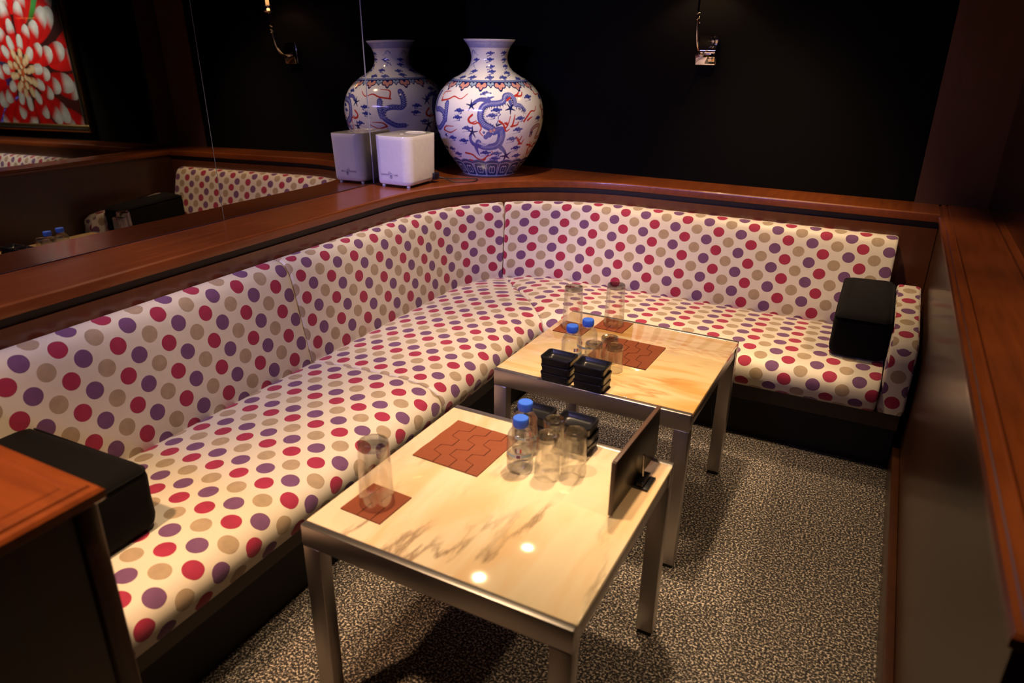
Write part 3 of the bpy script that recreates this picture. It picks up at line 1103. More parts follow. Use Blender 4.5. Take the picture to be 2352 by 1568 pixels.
# ------------------------------------------------------------------ scent appliance
def appliance():
    t = thing('countertop_appliance', 'small white box-shaped appliance with rounded corners on the ledge', 'appliance', (0.140, 2.605, ZL), 0.02)
    w_, d_ = 0.186, 0.236

    def rr(a, b, r, z, dx=0.0):
        return [(x + dx, y, z) for x, y in rrect(a, b, r, 8)]
    rings = [rr(w_ * 0.80, d_ * 0.82, 0.022, 0.010), rr(w_ * 0.885, d_ * 0.905, 0.030, 0.0115), rr(w_ * 0.935, d_ * 0.955, 0.036, 0.018), rr(w_ * 0.955, d_ * 0.968, 0.039, 0.030),
             rr(w_ * 0.968, d_ * 0.977, 0.040, 0.085), rr(w_ * 0.983, d_ * 0.988, 0.041, 0.145), rr(w_ * 0.997, d_, 0.042, 0.196), rr(w_, d_, 0.042, 0.212), rr(w_ * 0.99, d_ * 0.99, 0.040, 0.2155)]
    ring_loft('housing', rings, MAT['white_plastic'], t, sharp=60)
    lid = ring_loft('lid', [rr(w_ * 0.955, d_ * 0.965, 0.036, 0.2156), rr(w_ * 0.955, d_ * 0.965, 0.036, 0.2166), rr(w_ * 0.93, d_ * 0.94, 0.034, 0.2172)], MAT['grey_plastic'], t, sharp=40)
    v = [(0.0, 0.0)]
    lathe('lid_ring', [(0.036, 0.2173), (0.044, 0.2173), (0.045, 0.2186), (0.042, 0.2192), (0.036, 0.2186), (0.035, 0.2173)], MAT['white_plastic'], lid, 40, loc=(0.02, 0.05, 0))
    lathe('button', [(0.0, 0.2173), (0.008, 0.2173), (0.008, 0.2182), (0.0, 0.2186)], MAT['white_plastic'], lid, 20, loc=(0.005, -0.035, 0))
    for sx in (-0.064, 0.064):
        for sy in (-0.085, 0.085):
            lathe('foot', [(0.0, 0.0), (0.0075, 0.0), (0.0085, 0.003), (0.008, 0.0125), (0.0, 0.0125)], MAT['white_plastic'], t, 20, loc=(sx, sy, 0))
    # seam lines of the lid on the right side, thin raised ribs
    xs = w_ / 2 * 0.985
    tube('lid_seam', [(xs - 0.002, -0.070, 0.208), (xs - 0.0025, -0.066, 0.190), (xs - 0.0032, -0.056, 0.178), (xs - 0.0035, -0.045, 0.1765), (xs - 0.0030, 0.075, 0.1790)], 0.0009, MAT['grey_plastic'], t, n=6)
    tube('body_seam', [(xs - 0.0052, -0.05, 0.150), (xs - 0.0052, 0.02, 0.151)], 0.0006, MAT['grey_plastic'], t, n=6)
    box('vent', 0.082, 0.0897, -0.008, 0.052, 0.022, 0.030, MAT['grey_plastic'], t, bevel=0.001)
    box('plug', 0.074, 0.101, 0.070, 0.108, 0.014, 0.044, MAT['black_plastic'], t, bevel=0.002)

    # printed logo on the front face
    def text(body, size, loc):
        cu = bpy.data.curves.new('lettering', 'FONT')
        cu.body = body
        cu.size = size
        cu.align_x = 'LEFT'
        ob = bpy.data.objects.new('lettering', cu)
        COL.objects.link(ob)
        bpy.context.view_layer.update()
        me = bpy.data.meshes.new_from_object(ob.evaluated_get(bpy.context.evaluated_depsgraph_get()))
        bpy.data.objects.remove(ob)
        m2 = finish('lettering', me, MAT['ink'], t)
        m2.location = loc
        m2.rotation_euler = (math.radians(90 - 1.2), 0, 0)
        return m2
    yf = -d_ / 2 * 0.9725 - 0.0008
    text('DIAMON', 0.0098, (-0.057, yf, 0.0515))
    text('CUBE', 0.0098, (0.0065, yf, 0.0515))

    def loop(pts):
        p = [(x, yf - 0.0003 - (z - 0.05) * 0.022, z) for x, z in pts]
        tube('emblem', p, 0.00055, MAT['ink'], t, n=5)
    for (cx, cz, r) in ((-0.0125, 0.0625, 0.0055), (-0.004, 0.0560, 0.0058), (-0.0040, 0.0462, 0.0066)):
        loop([(cx + r * math.cos(PI / 2 + PI / 3 * k), cz + r * math.sin(PI / 2 + PI / 3 * k)) for k in range(7)])
    loop([(-0.004, 0.0395), (-0.004, 0.047)])
    loop([(-0.004, 0.047), (-0.0095, 0.0505)])
    loop([(-0.004, 0.047), (0.0015, 0.0505)])
    return t


appliance()
cable = tube('power_cord', bez([(0.248, 2.70, ZL + 0.026), (0.268, 2.71, ZL + 0.020), (0.30, 2.735, ZL + 0.0035), (0.345, 2.76, ZL + 0.0030), (0.372, 2.80, ZL + 0.0030), (0.350, 2.86, ZL + 0.0030), (0.27, 2.820, ZL + 0.0030), (0.16, 2.780, ZL + 0.0030), (0.062, 2.775, ZL + 0.0030)], 8), 0.0022, MAT['cable'], n=8)
tag(cable, 'thin dark power cord curling on the ledge beside the white appliance', 'power cord')

# ------------------------------------------------------------------ porcelain vase
VC = (0.300, 3.073)
VPROF = [(0.0, 0.128), (0.004, 0.133), (0.012, 0.1365), (0.019, 0.143), (0.04, 0.1585), (0.073, 0.1835), (0.105, 0.2040), (0.135, 0.2200), (0.165, 0.2345), (0.195, 0.2450), (0.225, 0.2520), (0.255, 0.2560), (0.285, 0.2570), (0.315, 0.2535),
         (0.345, 0.2450), (0.370, 0.2330), (0.393, 0.2160), (0.415, 0.1930), (0.435, 0.1650), (0.452, 0.1330), (0.470, 0.1080), (0.490, 0.0930), (0.517, 0.0850), (0.540, 0.0865), (0.560, 0.0925), (0.578, 0.1030), (0.592, 0.1150), (0.598, 0.1190)]


def vase():
    t = thing('porcelain_vase', 'large blue and white porcelain vase painted with dragons on the corner ledge', 'vase', (VC[0], VC[1], ZL))
    pz = np.array([p[0] for p in VPROF])
    pr = np.array([p[1] for p in VPROF])
    NU, NV = 840, 400
    zs = np.linspace(0, 0.598, NV)
    # smooth interpolation (cubic hermite)
    mtan = np.gradient(pr, pz)
    idx = np.clip(np.searchsorted(pz, zs) - 1, 0, len(pz) - 2)
    hh = pz[idx + 1] - pz[idx]
    tt = (zs - pz[idx]) / hh
    rs = ((2 * tt ** 3 - 3 * tt ** 2 + 1) * pr[idx] + (tt ** 3 - 2 * tt ** 2 + tt) * hh * mtan[idx] + (-2 * tt ** 3 + 3 * tt ** 2) * pr[idx + 1] + (tt ** 3 - tt ** 2) * hh * mtan[idx + 1])
    th = np.linspace(-PI, PI, NU, endpoint=False)
    img = np.zeros((NV, NU, 3))
    img[:] = (0.80, 0.80, 0.82)
    TH, ZZ = np.meshgrid(th, zs)
    RR = np.repeat(rs[:, None], NU, 1)
    dth = 2 * PI / NU
    dz = zs[1] - zs[0]

    def disc(t0, z0, rad, col, a=1.0):
        r0 = float(np.interp(z0, zs, rs))
        kz = int(rad / dz) + 2
        kt = int(rad / r0 / dth) + 2
        i0 = int(round(z0 / dz))
        j0 = int(round((t0 + PI) / dth))
        ii = np.arange(max(0, i0 - kz), min(NV, i0 + kz + 1))
        jj = np.arange(j0 - kt, j0 + kt + 1)
        if len(ii) == 0:
            return
        jm = jj % NU
        tv = (jj * dth - PI)[None, :]
        d = np.sqrt(((tv - t0) * r0) ** 2 + (zs[ii][:, None] - z0) ** 2)
        mask = np.clip((rad - d) / 0.0012 + 0.5, 0, 1)[..., None] * a
        sub = img[np.ix_(ii, jm)]
        img[np.ix_(ii, jm)] = sub * (1 - mask) + np.array(col) * mask

    # picture coordinates of the zoomed photograph (4.611 px per photo px from (980, 80)) to surface angle and height
    ty = np.array([92, 108, 135, 160, 178, 200, 240, 270, 300, 330, 360, 385, 400])
    tz = np.array([0.595, 0.566, 0.516, 0.468, 0.433, 0.391, 0.312, 0.253, 0.193, 0.133, 0.071, 0.019, 0.0])
    txl = np.array([1059, 1072, 1076, 1064, 1037, 1012, 997, 997, 1005, 1018, 1035, 1050, 1060])
    txr = np.array([1178, 1167, 1160, 1172, 1207, 1228, 1245, 1246, 1240, 1228, 1212, 1198, 1190])

    def ip(p):
        x = 980 + p[0] / 4.611
        y = 80 + p[1] / 4.611
        z = float(np.interp(y, ty, tz))
        c = (np.interp(y, ty, txl) + np.interp(y, ty, txr)) / 2
        hw = (np.interp(y, ty, txr) - np.interp(y, ty, txl)) / 2
        s = max(-0.97, min(0.97, (x - c) / hw))
        return math.asin(s), z

    def stroke(pts, r0, r1, col, off=0.0, mir=1):
        P = [ip(p) for p in pts]
        P = [(mir * a + off, z) for a, z in P]
        Q = bez([(a, z, 0) for a, z in P], 14)
        n = len(Q)
        for k, q in enumerate(Q):
            f = k / max(1, n - 1)
            disc(q.x, q.y, r0 + (r1 - r0) * f, col)
        return Q
    BLU, DK, RED, PINK, SKY = (0.055, 0.07, 0.36), (0.012, 0.018, 0.13), (0.52, 0.045, 0.03), (0.62, 0.30, 0.26), (0.20, 0.25, 0.50)
    VIO = (0.10, 0.11, 0.40)

    def cloud(p, s=1.0, off=0.0, col=BLU, tail=True, mir=1):
        a, z = ip(p)
        a = mir * a + off
        r0 = float(np.interp(z, zs, rs))
        for (dx, dzz, rr_) in ((0, 0, 0.0075), (-0.010, 0.001, 0.0058), (0.010, 0.0005, 0.0060), (-0.019, -0.002, 0.0038), (0.019, 0.002, 0.0040), (0.003, 0.006, 0.0050), (-0.006, 0.005, 0.004)):
            disc(a + dx * s / r0, z + dzz * s, rr_ * s, col)
        for (dx, dzz) in ((-0.007, 0.001), (0.006, 0.002), (0.0, -0.002)):
            disc(a + dx * s / r0, z + dzz * s, 0.0022 * s, DK)
        if tail:
            for k in range(14):
                f = k / 13
                disc(a + (0.010 - 0.030 * f + 0.006 * math.sin(f * 6)) * s / r0, z - (0.008 + 0.010 * f) * s, 0.0022 * s * (1.2 - f), col)

    def claw(p, s, off, ang0=0.0, mir=1):
        a, z = ip(p)
        a = mir * a + off
        r0 = float(np.interp(z, zs, rs))
        disc(a, z, 0.0052 * s, DK)
        for k in range(5):
            g = ang0 + k * 2 * PI / 5
            for q in range(9):
                f = q / 8
                disc(a + (0.018 * f * math.cos(g)) * s / r0, z + 0.018 * f * s * math.sin(g), 0.0030 * s * (1.15 - 0.7 * f), DK)

    def dragon(off=0.0, mir=1):
        body = [(1005, 745), (955, 700), (905, 690), (893, 640), (855, 598), (800, 605), (785, 655), (725, 675), (650, 680), (590, 705), (562, 765), (565, 830), (600, 885), (660, 915), (705, 950)]
        # fins
        Q = stroke(body, 0.008, 0.0165, VIO, off, mir)
        for k in range(4, len(Q), 5):
            q = Q[k]
            q2 = Q[min(k + 1, len(Q) - 1)]
            tx, tz_ = (q2.x - q.x) * 0.25, q2.y - q.y
            ln = math.hypot(tx, tz_) + 1e-6
            nx, nz = -tz_ / ln, tx / ln
            for f in (0.8, 1.1, 1.4):
                disc(q.x + nx * mir * 0.0155 * f / 0.25, q.y + nz * mir * 0.0155 * f, 0.0030 * (1.7 - f), DK)
        # scales
        for k in range(0, len(Q), 2):
            q = Q[k]
            for sgn in (-1, 0, 1):
                disc(q.x + sgn * 0.016, q.y + ((k // 2) % 2) * 0.003 + sgn * 0.003, 0.0014, (0.42, 0.45, 0.72))
        low = [(770, 945), (775, 1010), (745, 1085), (680, 1115), (600, 1115), (552, 1092), (548, 1065)]
        Q2 = stroke(low, 0.019, 0.012, VIO, off, mir)
        for k in range(0, len(Q2), 2):
            q = Q2[k]
            for sgn in (-1, 0, 1):
                disc(q.x + sgn * 0.018, q.y + sgn * 0.003, 0.0014, (0.42, 0.45, 0.72))
        # head
        for p, r_ in (((700, 955), 0.016), ((650, 985), 0.014), ((620, 1010), 0.011), ((745, 930), 0.012), ((600, 965), 0.006)):
            a, z = ip(p)
            disc(mir * a + off, z, r_, VIO)
        for p, r_ in (((668, 950), 0.007), ((700, 938), 0.006)):
            a, z = ip(p)
            disc(mir * a + off, z, r_, PINK)
        a, z = ip((690, 962))
        disc(mir * a + off, z, 0.003, (0.8, 0.8, 0.8))
        disc(mir * a + off, z, 0.0014, DK)
        stroke([(560, 1080), (620, 1095), (680, 1050), (690, 1010)], 0.003, 0.002, (0.75, 0.75, 0.78), off, mir)
        stroke([(720, 885), (735, 850), (742, 800), (760, 785), (750, 775)], 0.0016, 0.0012, BLU, off, mir)
        for k in range(6):
            stroke([(725, 900), (715 + 16 * k, 872)], 0.002, 0.001, DK, off, mir)
        # limbs
        stroke([(640, 650), (560, 640), (500, 670), (475, 700)], 0.010, 0.005, VIO, off, mir)
        stroke([(640, 625), (690, 612)], 0.006, 0.002, VIO, off, mir)
        claw((470, 700), 1.35, off, 0.4, mir)
        stroke([(850, 660), (865, 700), (858, 725)], 0.008, 0.005, VIO, off, mir)
        claw((858, 725), 1.35, off, 0.9, mir)
        stroke([(555, 1110), (500, 1090), (468, 1040), (475, 985)], 0.010, 0.005, VIO, off, mir)
        claw((485, 965), 1.45, off, 0.2, mir)
        stroke([(770, 1120), (805, 1160), (825, 1200)], 0.010, 0.005, VIO, off, mir)
        claw((825, 1215), 1.5, off, 0.7, mir)
        stroke([(525, 1120), (540, 1170), (560, 1210)], 0.008, 0.002, VIO, off, mir)
        # tail hairs
        for k in range(4):
            stroke([(975, 720), (1000 + 8 * k - 10, 780)], 0.0014, 0.0008, DK, off, mir)
        # flames
        for pl in ([(480, 790), (445, 830), (450, 865), (500, 880), (540, 868), (572, 920), (558, 960), (590, 1000)], [(440, 840), (470, 870), (520, 850)],
                   [(750, 850), (790, 880), (810, 920), (840, 880), (860, 800)], [(800, 900), (820, 950), (855, 930)], [(880, 905), (895, 850), (905, 790)], [(870, 905), (930, 890), (945, 860)],
                   [(810, 870), (835, 890), (825, 860)], [(420, 1190), (490, 1205), (540, 1245), (590, 1255), (640, 1215), (690, 1195), (685, 1160)], [(460, 1265), (530, 1275), (600, 1265), (625, 1235)],
                   [(900, 605), (925, 590), (945, 560)], [(905, 605), (960, 605), (975, 570)], [(820, 645), (850, 620), (830, 635)],
                   [(1000, 860), (1040, 800), (1075, 760), (1110, 760), (1120, 715)], [(1040, 850), (1065, 830), (1085, 820)],
                   [(925, 1020), (960, 1050), (985, 1010)], [(940, 1050), (975, 1090), (1005, 1050)], [(950, 1090), (985, 1095)],
                   [(1045, 1220), (1060, 1150), (1110, 1130), (1140, 1080)], [(1040, 1110), (1080, 1120), (1095, 1090)]):
            stroke(pl, 0.0046, 0.0020, RED, off, mir)
        for p in ((345, 755), (330, 825), (430, 928), (400, 1060), (285, 1040), (275, 1165), (340, 1212), (720, 740), (675, 795), (610, 585), (1030, 620), (960, 828), (940, 940), (880, 1035), (925, 1135), (935, 1222), (620, 1180), (730, 1188),
                  (715, 1243), (700, 1296), (900, 1292)):
            cloud(p, 1.12, off, (BLU if random.random() < 0.7 else VIO), True, mir)
    dragon(0.0)
    dragon(2.15, -1)
    dragon(-2.15, -1)
    # partial figures near the left and right outline
    for pl in ([(150, 600), (110, 680), (100, 760), (140, 760), (185, 790), (190, 870), (150, 950), (105, 960)], [(225, 690), (215, 760), (205, 860)]):
        Q = stroke(pl, 0.013, 0.011, VIO)
        for k in range(0, len(Q), 2):
            for sgn in (-1, 0, 1):
                disc(Q[k].x + sgn * 0.018, Q[k].y + sgn * 0.003 + ((k // 2) % 2) * 0.003, 0.0014, (0.42, 0.45, 0.72))
        for k in range(2, len(Q), 4):
            disc(Q[k].x - 0.056, Q[k].y, 0.0026, DK)
            disc(Q[k].x - 0.068, Q[k].y + 0.002, 0.0018, DK)
    for pl in ([(170, 670), (195, 590), (255, 572)], [(165, 672), (240, 650), (300, 620), (365, 640), (430, 590)], [(195, 955), (215, 925), (290, 918)], [(195, 965), (260, 985), (325, 945)], [(280, 1285), (320, 1275)], [(1095, 570), (1110, 600), (1150, 600)]):
        stroke(pl, 0.0042, 0.0018, RED)
    for pl in ([(1075, 1010), (1090, 950), (1140, 915), (1170, 930), (1150, 985), (1130, 1040), (1165, 1045), (1200, 1000)], [(1180, 720), (1195, 780), (1215, 850)]):
        stroke(pl, 0.010, 0.008, (0.40, 0.22, 0.26))
        stroke(pl, 0.004, 0.003, (0.55, 0.36, 0.36))
    claw((1085, 985), 0.8, 0, 0.3)
    claw((215, 1020), 0.9, 0, 0.8)
    claw((1110, 1200), 0.8, 0, 0.5)
    for p in ((1150, 840), (1165, 640)):
        cloud(p, 1.1)
    # shoulder and neck: small clouds and cranes all round
    rng = random.Random(3)
    for zc, n_, s_ in ((0.440, 13, 1.05), (0.463, 9, 1.0), (0.488, 8, 1.0), (0.515, 7, 1.0), (0.543, 7, 1.0)):
        for k in range(n_):
            a = -PI + 2 * PI * (k + 0.5 * (n_ % 2) + rng.uniform(-.15, .15)) / n_
            r0 = float(np.interp(zc, zs, rs))
            zj = zc + rng.uniform(-.004, .004)
            if rng.random() < 0.3:
                for q in range(16):
                    f = q / 15
                    disc(a + (-0.020 + 0.040 * f) / r0, zj + 0.010 * math.sin(f * 5.0), 0.0024 * (1.2 - f * 0.8), SKY)
                disc(a, zj, 0.005, (0.45, 0.48, 0.66))
            else:
                for (dx, dzz, rr_) in ((0, 0, 0.0060), (-0.009, 0.001, 0.0046), (0.009, 0.0005, 0.0048), (-0.017, -0.002, 0.003), (0.017, 0.002, 0.003), (0.002, 0.005, 0.004)):
                    disc(a + dx * s_ / r0, zj + dzz * s_, rr_ * s_ * 1.1, BLU)
                for q in range(9):
                    f = q / 8
                    disc(a + (0.006 - 0.020 * f) * s_ / r0, zj - (0.007 + 0.006 * f) * s_, 0.0018 * s_, BLU)
    # rim band
    m = (ZZ > 0.566)
    g = (np.sin(TH * 90) * np.sin(ZZ * 900) > 0.2)
    img[m] = (0.42, 0.44, 0.66)
    img[m & g] = (0.22, 0.24, 0.55)
    m = (ZZ > 0.5925)
    img[m] = (0.70, 0.70, 0.76)
    # lappet band below the shoulder
    zb = 0.428
    m = np.abs(ZZ - zb) < 0.0045
    img[m] = SKY
    m = np.abs(ZZ - (zb - 0.006)) < 0.0025
    img[m] = DK
    n_ = 15
    for k in range(2 * n_):
        a = -PI + 2 * PI * (k + 0.12) / (2 * n_)
        big = k % 2 == 0
        r0 = float(np.interp(zb - 0.02, zs, rs))
        s_ = 1.0 if big else 0.66
        for (dx, dzz, rr_) in ((-0.014, -0.016, 0.0125), (0.014, -0.016, 0.0125), (0, -0.022, 0.0125), (0, -0.030, 0.009), (0, -0.036, 0.0055)):
            disc(a + dx * s_ / r0, zb + dzz * s_, (rr_ + 0.0012) * s_, DK)
        for (dx, dzz, rr_) in ((-0.014, -0.016, 0.0095), (0.014, -0.016, 0.0095), (0, -0.022, 0.0092), (0, -0.029, 0.0062)):
            disc(a + dx * s_ / r0, zb + dzz * s_, rr_ * s_ * 0.95, PINK if big else (0.30, 0.40, 0.58))
        disc(a, zb - 0.011 * s_, 0.0045 * s_, DK)
    # petal band at the foot
    np_ = 18
    fr = ((TH + PI + 0.1) / (2 * PI) * np_) % 1.0
    top = 0.083 - 0.010 * np.abs(fr - 0.5) * 2 * (np.abs(fr - 0.5) * 2)
    m = (ZZ < top) & (ZZ > 0.007)
    img[m] = (0.085, 0.115, 0.30)
    ww = np.abs(fr - 0.5) * (2 * PI / np_) * RR
    inner = m & (ww < 0.027 - np.clip(0.065 - ZZ, 0, 1) * 0.10)
    img[inner] = (0.045, 0.070, 0.19)
    edge_w = 0.027 - np.clip(0.065 - ZZ, 0, 1) * 0.10
    ln = m & (np.abs(ww - edge_w) < 0.0014) & (ZZ < 0.0655)
    lt = m & (np.abs(ZZ - (0.0655 + 0.004 * np.cos(ww / 0.027 * PI / 2))) < 0.0014) & (ww < edge_w)
    sw = m & (np.abs(np.hypot(ww - 0.006, (ZZ - 0.036) * 0.45) - 0.0075) < 0.0012)
    img[ln | lt | sw] = (0.62, 0.66, 0.74)
    dcen = m & (np.hypot(ww, ZZ - 0.036) < 0.004)
    img[dcen] = (0.25, 0.26, 0.40)
    m = (ZZ > top) & (ZZ < top + 0.0035)
    img[m] = (0.12, 0.16, 0.42)
    img[ZZ <= 0.007] = (0.70, 0.72, 0.78)
    # mesh
    to_cam = math.atan2(CAM[1] - VC[1], CAM[0] - VC[0])
    # theta grows towards the viewer's right
    ang = to_cam + TH
    X = RR * np.cos(ang)
    Y = RR * np.sin(ang)
    verts = np.stack([X, Y, ZZ], -1).reshape(-1, 3)
    ii, jj = np.meshgrid(np.arange(NV - 1), np.arange(NU), indexing='ij')
    j2 = (jj + 1) % NU
    quads = np.stack([ii * NU + jj, ii * NU + j2, (ii + 1) * NU + j2, (ii + 1) * NU + jj], -1).reshape(-1, 4)
    me = bpy.data.meshes.new('body')
    me.vertices.add(len(verts))
    me.vertices.foreach_set('co', verts.astype(np.float32).ravel())
    me.loops.add(quads.size)
    me.loops.foreach_set('vertex_index', quads.astype(np.int32).ravel())
    me.polygons.add(len(quads))
    me.polygons.foreach_set('loop_start', (np.arange(len(quads)) * 4).astype(np.int32))
    try:
        me.polygons.foreach_set('loop_total', np.full(len(quads), 4, dtype=np.int32))
    except Exception:
        pass
    me.update(calc_edges=True)
    ca = me.color_attributes.new('paint', 'FLOAT_COLOR', 'POINT')
    rgba = np.concatenate([img.reshape(-1, 3), np.ones((NV * NU, 1))], 1).astype(np.float32)
    ca.data.foreach_set('color', rgba.ravel())
    finish('body', me, MAT['porcelain'], t, smooth=True)
    lathe('rim', [(0.119, 0.5978), (0.1205, 0.6000), (0.119, 0.6018), (0.115, 0.6010), (0.105, 0.590), (0.088, 0.560), (0.080, 0.517), (0.090, 0.480), (0.150, 0.430)], simple('white_porcelain', (0.72, 0.73, 0.80), 0.12), t, 64)
    lathe('foot_ring', [(0.0, 0.0005), (0.110, 0.0005), (0.126, 0.0), (0.1282, 0.0012)], simple('unglazed_foot', (0.6, 0.58, 0.55), 0.6), t, 64)
    return t


vase()


# ------------------------------------------------------------------ framed flower picture in the neighbouring booth
def picture():
    x0, x1, z0, z1 = 3.43, 5.15, 0.915, 2.28
    yf = D - 0.035
    t = thing('framed_picture', 'large framed close-up of a red and white dahlia, reflected in the mirror', 'picture', ((x0 + x1) / 2, D, z0))
    NX, NZ = 345, 275
    xs = np.linspace(x0, x1, NX)
    zs = np.linspace(z0, z1, NZ)
    X, Z = np.meshgrid(xs, zs)
    img = np.zeros((NZ, NX, 3))
    # the mirror shows the picture reversed: larger x appears further left
    fx = np.clip((X - 3.6) / 1.5, 0, 1)
    fz = np.clip((Z - 0.95) / 1.2, 0, 1)
    green = np.array((0.0, 0.22, 0.15))
    blue = np.array((0.02, 0.04, 0.30))
    dark = np.array((0.035, 0.006, 0.004))
    wl = np.clip((X - 4.25) / 0.35, 0, 1)[..., None]
    up_ = np.clip((Z - 1.25) / 0.35, 0, 1)[..., None]
    img = (1 - wl) * dark + wl * (up_ * green + (1 - up_) * blue)
    sky = np.clip((Z - 1.70) / 0.18, 0, 1)[..., None]
    img = img * (1 - sky) + sky * np.array((0.05, 0.38, 0.55))
    gr2 = (np.clip(1 - np.hypot((X - 3.78) / 0.22, (Z - 1.80) / 0.16), 0, 1)[..., None]) ** 0.5
    img = img * (1 - gr2) + gr2 * np.array((0.05, 0.35, 0.03))
    wav = (np.sin(Z * 150 + np.sin(X * 12) * 2 + X * 20) > 0.55) & (X > 4.25) & (Z < 1.12)  # violet LED reflection in the picture glass, painted into the print
    img[wav] = (0.10, 0.09, 0.55)
    rng = random.Random(11)
    cx, cz = 4.10, 1.285
    for (rad, n_, ln_, wd) in ((0.66, 15, 0.30, 0.085), (0.55, 15, 0.30, 0.084), (0.44, 14, 0.28, 0.080), (0.345, 13, 0.24, 0.070), (0.26, 12, 0.19, 0.058), (0.19, 11, 0.13, 0.045), (0.13, 10, 0.09, 0.034), (0.08, 8, 0.07, 0.027), (0.035, 5, 0.05, 0.022)):
        off = rng.random() * 6.28
        for k in range(n_):
            a = off + 2 * PI * k / n_ + rng.uniform(-.06, .06)
            rr_ = rad * rng.uniform(0.93, 1.07)
            # ellipse centred at rr_ along a
            px, pz_ = cx + rr_ * math.cos(a), cz + rr_ * math.sin(a) * 1.02
            dx, dz = X - px, Z - pz_
            al = dx * math.cos(a) + dz * math.sin(a)
            pe = -dx * math.sin(a) + dz * math.cos(a)
            L_ = ln_ * 0.62
            q = np.clip(al / L_, -1.3, 1.3)
            wloc = wd * np.sqrt(np.clip(1 - np.abs(q) ** 2.2, 0, 1)) * (0.85 + 0.25 * q)
            m = (np.abs(pe) < wloc) & (np.abs(q) < 1)
            if not m.any():
                continue
            tip = np.clip((q[m] - (0.22 if rad > 0.2 else -0.4) + rng.uniform(-.15, .15)) / 0.35, 0, 1)[:, None]
            shade = 0.55 + 0.45 * (1 - np.abs(pe[m]) / (wd + 1e-6))[:, None]
            red = np.array((0.70, 0.008, 0.006)) if rad > 0.18 else np.array((0.58, 0.12, 0.03))
            wht = np.array((0.72, 0.74, 0.66)) if rad > 0.18 else np.array((0.80, 0.62, 0.33))
            col = (red * (1 - tip) + wht * tip) * shade
            low = np.clip((pz_ - 0.95) / 0.45, 0.45, 1.0)
            img[m] = col * low
    verts = np.stack([X - (x0 + x1) / 2, np.full_like(X, -0.035), Z - z0], -1).reshape(-1, 3)
    ii, jj = np.meshgrid(np.arange(NZ - 1), np.arange(NX - 1), indexing='ij')
    quads = np.stack([ii * NX + jj, ii * NX + jj + 1, (ii + 1) * NX + jj + 1, (ii + 1) * NX + jj], -1).reshape(-1, 4)
    me = bpy.data.meshes.new('print')
    me.from_pydata(verts.tolist(), [], quads.tolist())
    ca = me.color_attributes.new('paint', 'FLOAT_COLOR', 'POINT')
    ca.data.foreach_set('color', np.concatenate([img.reshape(-1, 3), np.ones((NX * NZ, 1))], 1).astype(np.float32).ravel())
    finish('print', me, MAT['print'], t)
    w2, hh = (x1 - x0) / 2, z1 - z0
    box('backboard', -w2, w2, -0.034, -0.002, 0, hh, MAT['rubber'], t)
    for (a0, a1, b0, b1) in ((-w2 - 0.055, w2 + 0.055, -0.055, -0.001), (-w2 - 0.055, w2 + 0.055, hh + 0.001, hh + 0.055), (-w2 - 0.055, -w2 - 0.001, -0.0005, hh + 0.0005), (w2 + 0.001, w2 + 0.055, -0.0005, hh + 0.0005)):
        fr = box('frame_side', a0, a1, -0.050, -0.002, b0, b1, MAT['gold'], t, bevel=0.010, seg=3)
        hz = a1 - a0 > b1 - b0
        # ornamental bead strip on the outer lip and a dark cove
        if hz:
            box('cove', a0 + 0.012, a1 - 0.012, -0.0545, -0.0502, (b0 + b1) / 2 - 0.006, (b0 + b1) / 2 + 0.002, MAT['rubber'], fr)
        else:
            box('cove', (a0 + a1) / 2 - 0.004, (a0 + a1) / 2 + 0.004, -0.0545, -0.0502, b0 + 0.001, b1 - 0.001, MAT['rubber'], fr)
    return t


picture()


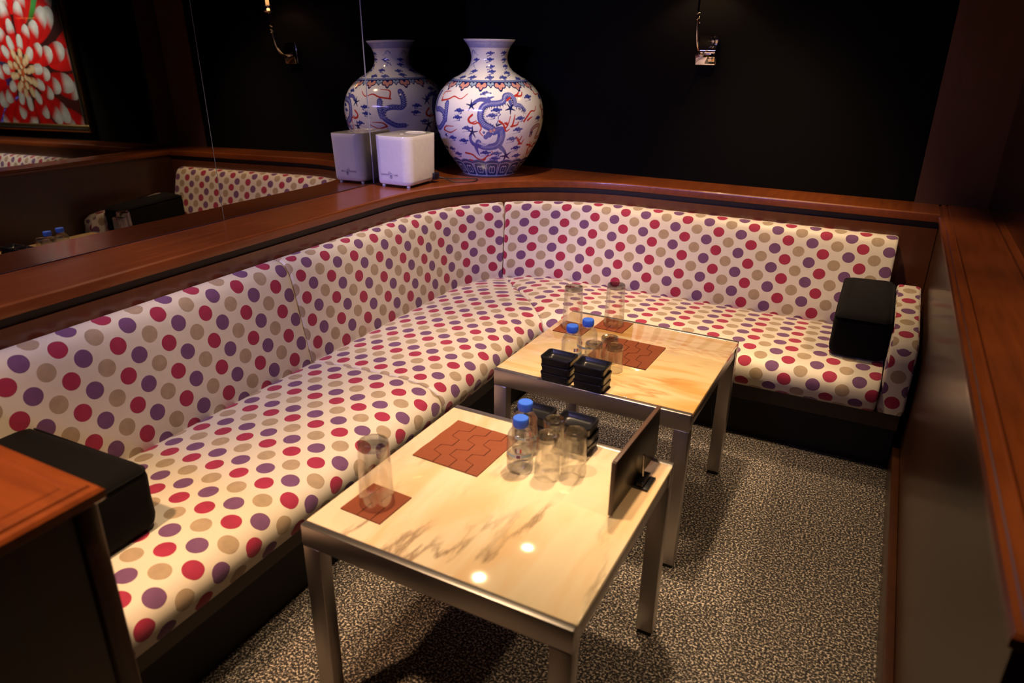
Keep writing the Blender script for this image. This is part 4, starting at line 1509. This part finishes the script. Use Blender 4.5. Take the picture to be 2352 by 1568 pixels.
# ------------------------------------------------------------------ wall sconce
def sconce():
    t = thing('wall_sconce', 'polished chrome wall sconce with curved arm on the black wall', 'wall lamp', (1.242, D, 1.303))
    box('wall_plate', -0.042, 0.042, -0.016, -0.001, 0.0, 0.112, MAT['chrome'], t, bevel=0.003)
    # lower block and upper scooped strip
    bmb = box_bm(-0.044, 0.040, -0.040, -0.0165, 0.0, 0.046)
    for vv in bmb.verts:
        if vv.co.y < -0.03:
            vv.co.y = -0.042 if vv.co.z > 0.02 else -0.029
    bmesh.ops.bevel(bmb, geom=bmb.edges[:], offset=0.002, segments=2, profile=0.5, affect='EDGES')
    bm_obj('lower_block', bmb, MAT['chrome'], t, smooth=True, sharp=40)
    prof = [(-0.039, 0.0465), (-0.043, 0.052), (-0.041, 0.064), (-0.034, 0.080), (-0.026, 0.097), (-0.020, 0.110), (-0.0185, 0.117)]
    v, f = [], []
    for (y, z) in prof:
        wd = 0.034 + (z - 0.046) * 0.10
        v += [(-wd + 0.004, y, z), (wd + 0.004, y, z), (wd + 0.004, y + 0.003, z), (-wd + 0.004, y + 0.003, z)]
    for i in range(len(prof) - 1):
        for k in range(4):
            f.append((4 * i + k, 4 * i + (k + 1) % 4, 4 * i + 4 + (k + 1) % 4, 4 * i + 4 + k))
    f += [(3, 2, 1, 0), tuple(4 * (len(prof) - 1) + k for k in range(4))]
    mesh_obj('scoop', v, f, MAT['chrome'], t, smooth=True, sharp=60)
    pts = bez([(-0.012, -0.040, 0.045), (-0.014, -0.075, 0.044), (-0.016, -0.115, 0.060), (-0.018, -0.145, 0.100), (-0.019, -0.160, 0.160), (-0.019, -0.166, 0.215), (-0.019, -0.168, 0.262)], 8)
    tube('arm', pts, 0.0048, MAT['chrome'], t, n=12)
    # twisted ornament on the arm
    hx = []
    for k in range(60):
        a = k / 59 * 4 * PI
        hx.append((-0.019 + 0.0085 * math.cos(a), -0.162 + 0.0085 * math.sin(a), 0.165 + 0.040 * k / 59))
    tube('twist', hx, 0.0024, MAT['chrome'], t, n=6)
    lathe('drip_dish', [(0.0, 0.262), (0.010, 0.262), (0.024, 0.268), (0.031, 0.275), (0.030, 0.277), (0.012, 0.272), (0.0, 0.272)], MAT['chrome'], t, 36, loc=(-0.019, -0.168, 0))
    lathe('stem_ball', [(0.0, 0.2725), (0.008, 0.275), (0.0125, 0.284), (0.008, 0.293), (0.006, 0.297), (0.018, 0.300), (0.019, 0.303), (0.010, 0.306), (0.0, 0.306)], MAT['chrome'], t, 28, loc=(-0.019, -0.168, 0))
    cs = lathe('candle_sleeve', [(0.0, 0.3065), (0.010, 0.3065), (0.010, 0.352), (0.0, 0.352)], MAT['candle'], t, 24, loc=(-0.019, -0.168, 0))
    m, nt, b = newmat('warm_bulb')
    setin(b, Base_Color=(1, 0.8, 0.5, 1), Emission_Color=(1.0, 0.72, 0.40, 1), Emission_Strength=6.0)
    lathe('bulb', [(0.0, 0.3525), (0.007, 0.354), (0.012, 0.366), (0.0115, 0.378), (0.006, 0.392), (0.0, 0.398)], m, t, 24, loc=(-0.019, -0.168, 0))
    lathe('shade', [(0.080, 0.345), (0.050, 0.450), (0.0485, 0.450), (0.0785, 0.345), (0.080, 0.345)], simple('cream_shade', (0.75, 0.62, 0.45), 0.7), t, 40, loc=(-0.019, -0.168, 0))
    l = bpy.data.lights.new('sconce_bulb_light', 'POINT')
    l.energy = 2.5
    l.color = (1.0, 0.68, 0.36)
    l.shadow_soft_size = 0.012
    o = bpy.data.objects.new('sconce_bulb_light', l)
    COL.objects.link(o)
    o.location = (1.242 - 0.019, D - 0.168, 1.303 + 0.408)
    return t


sconce()
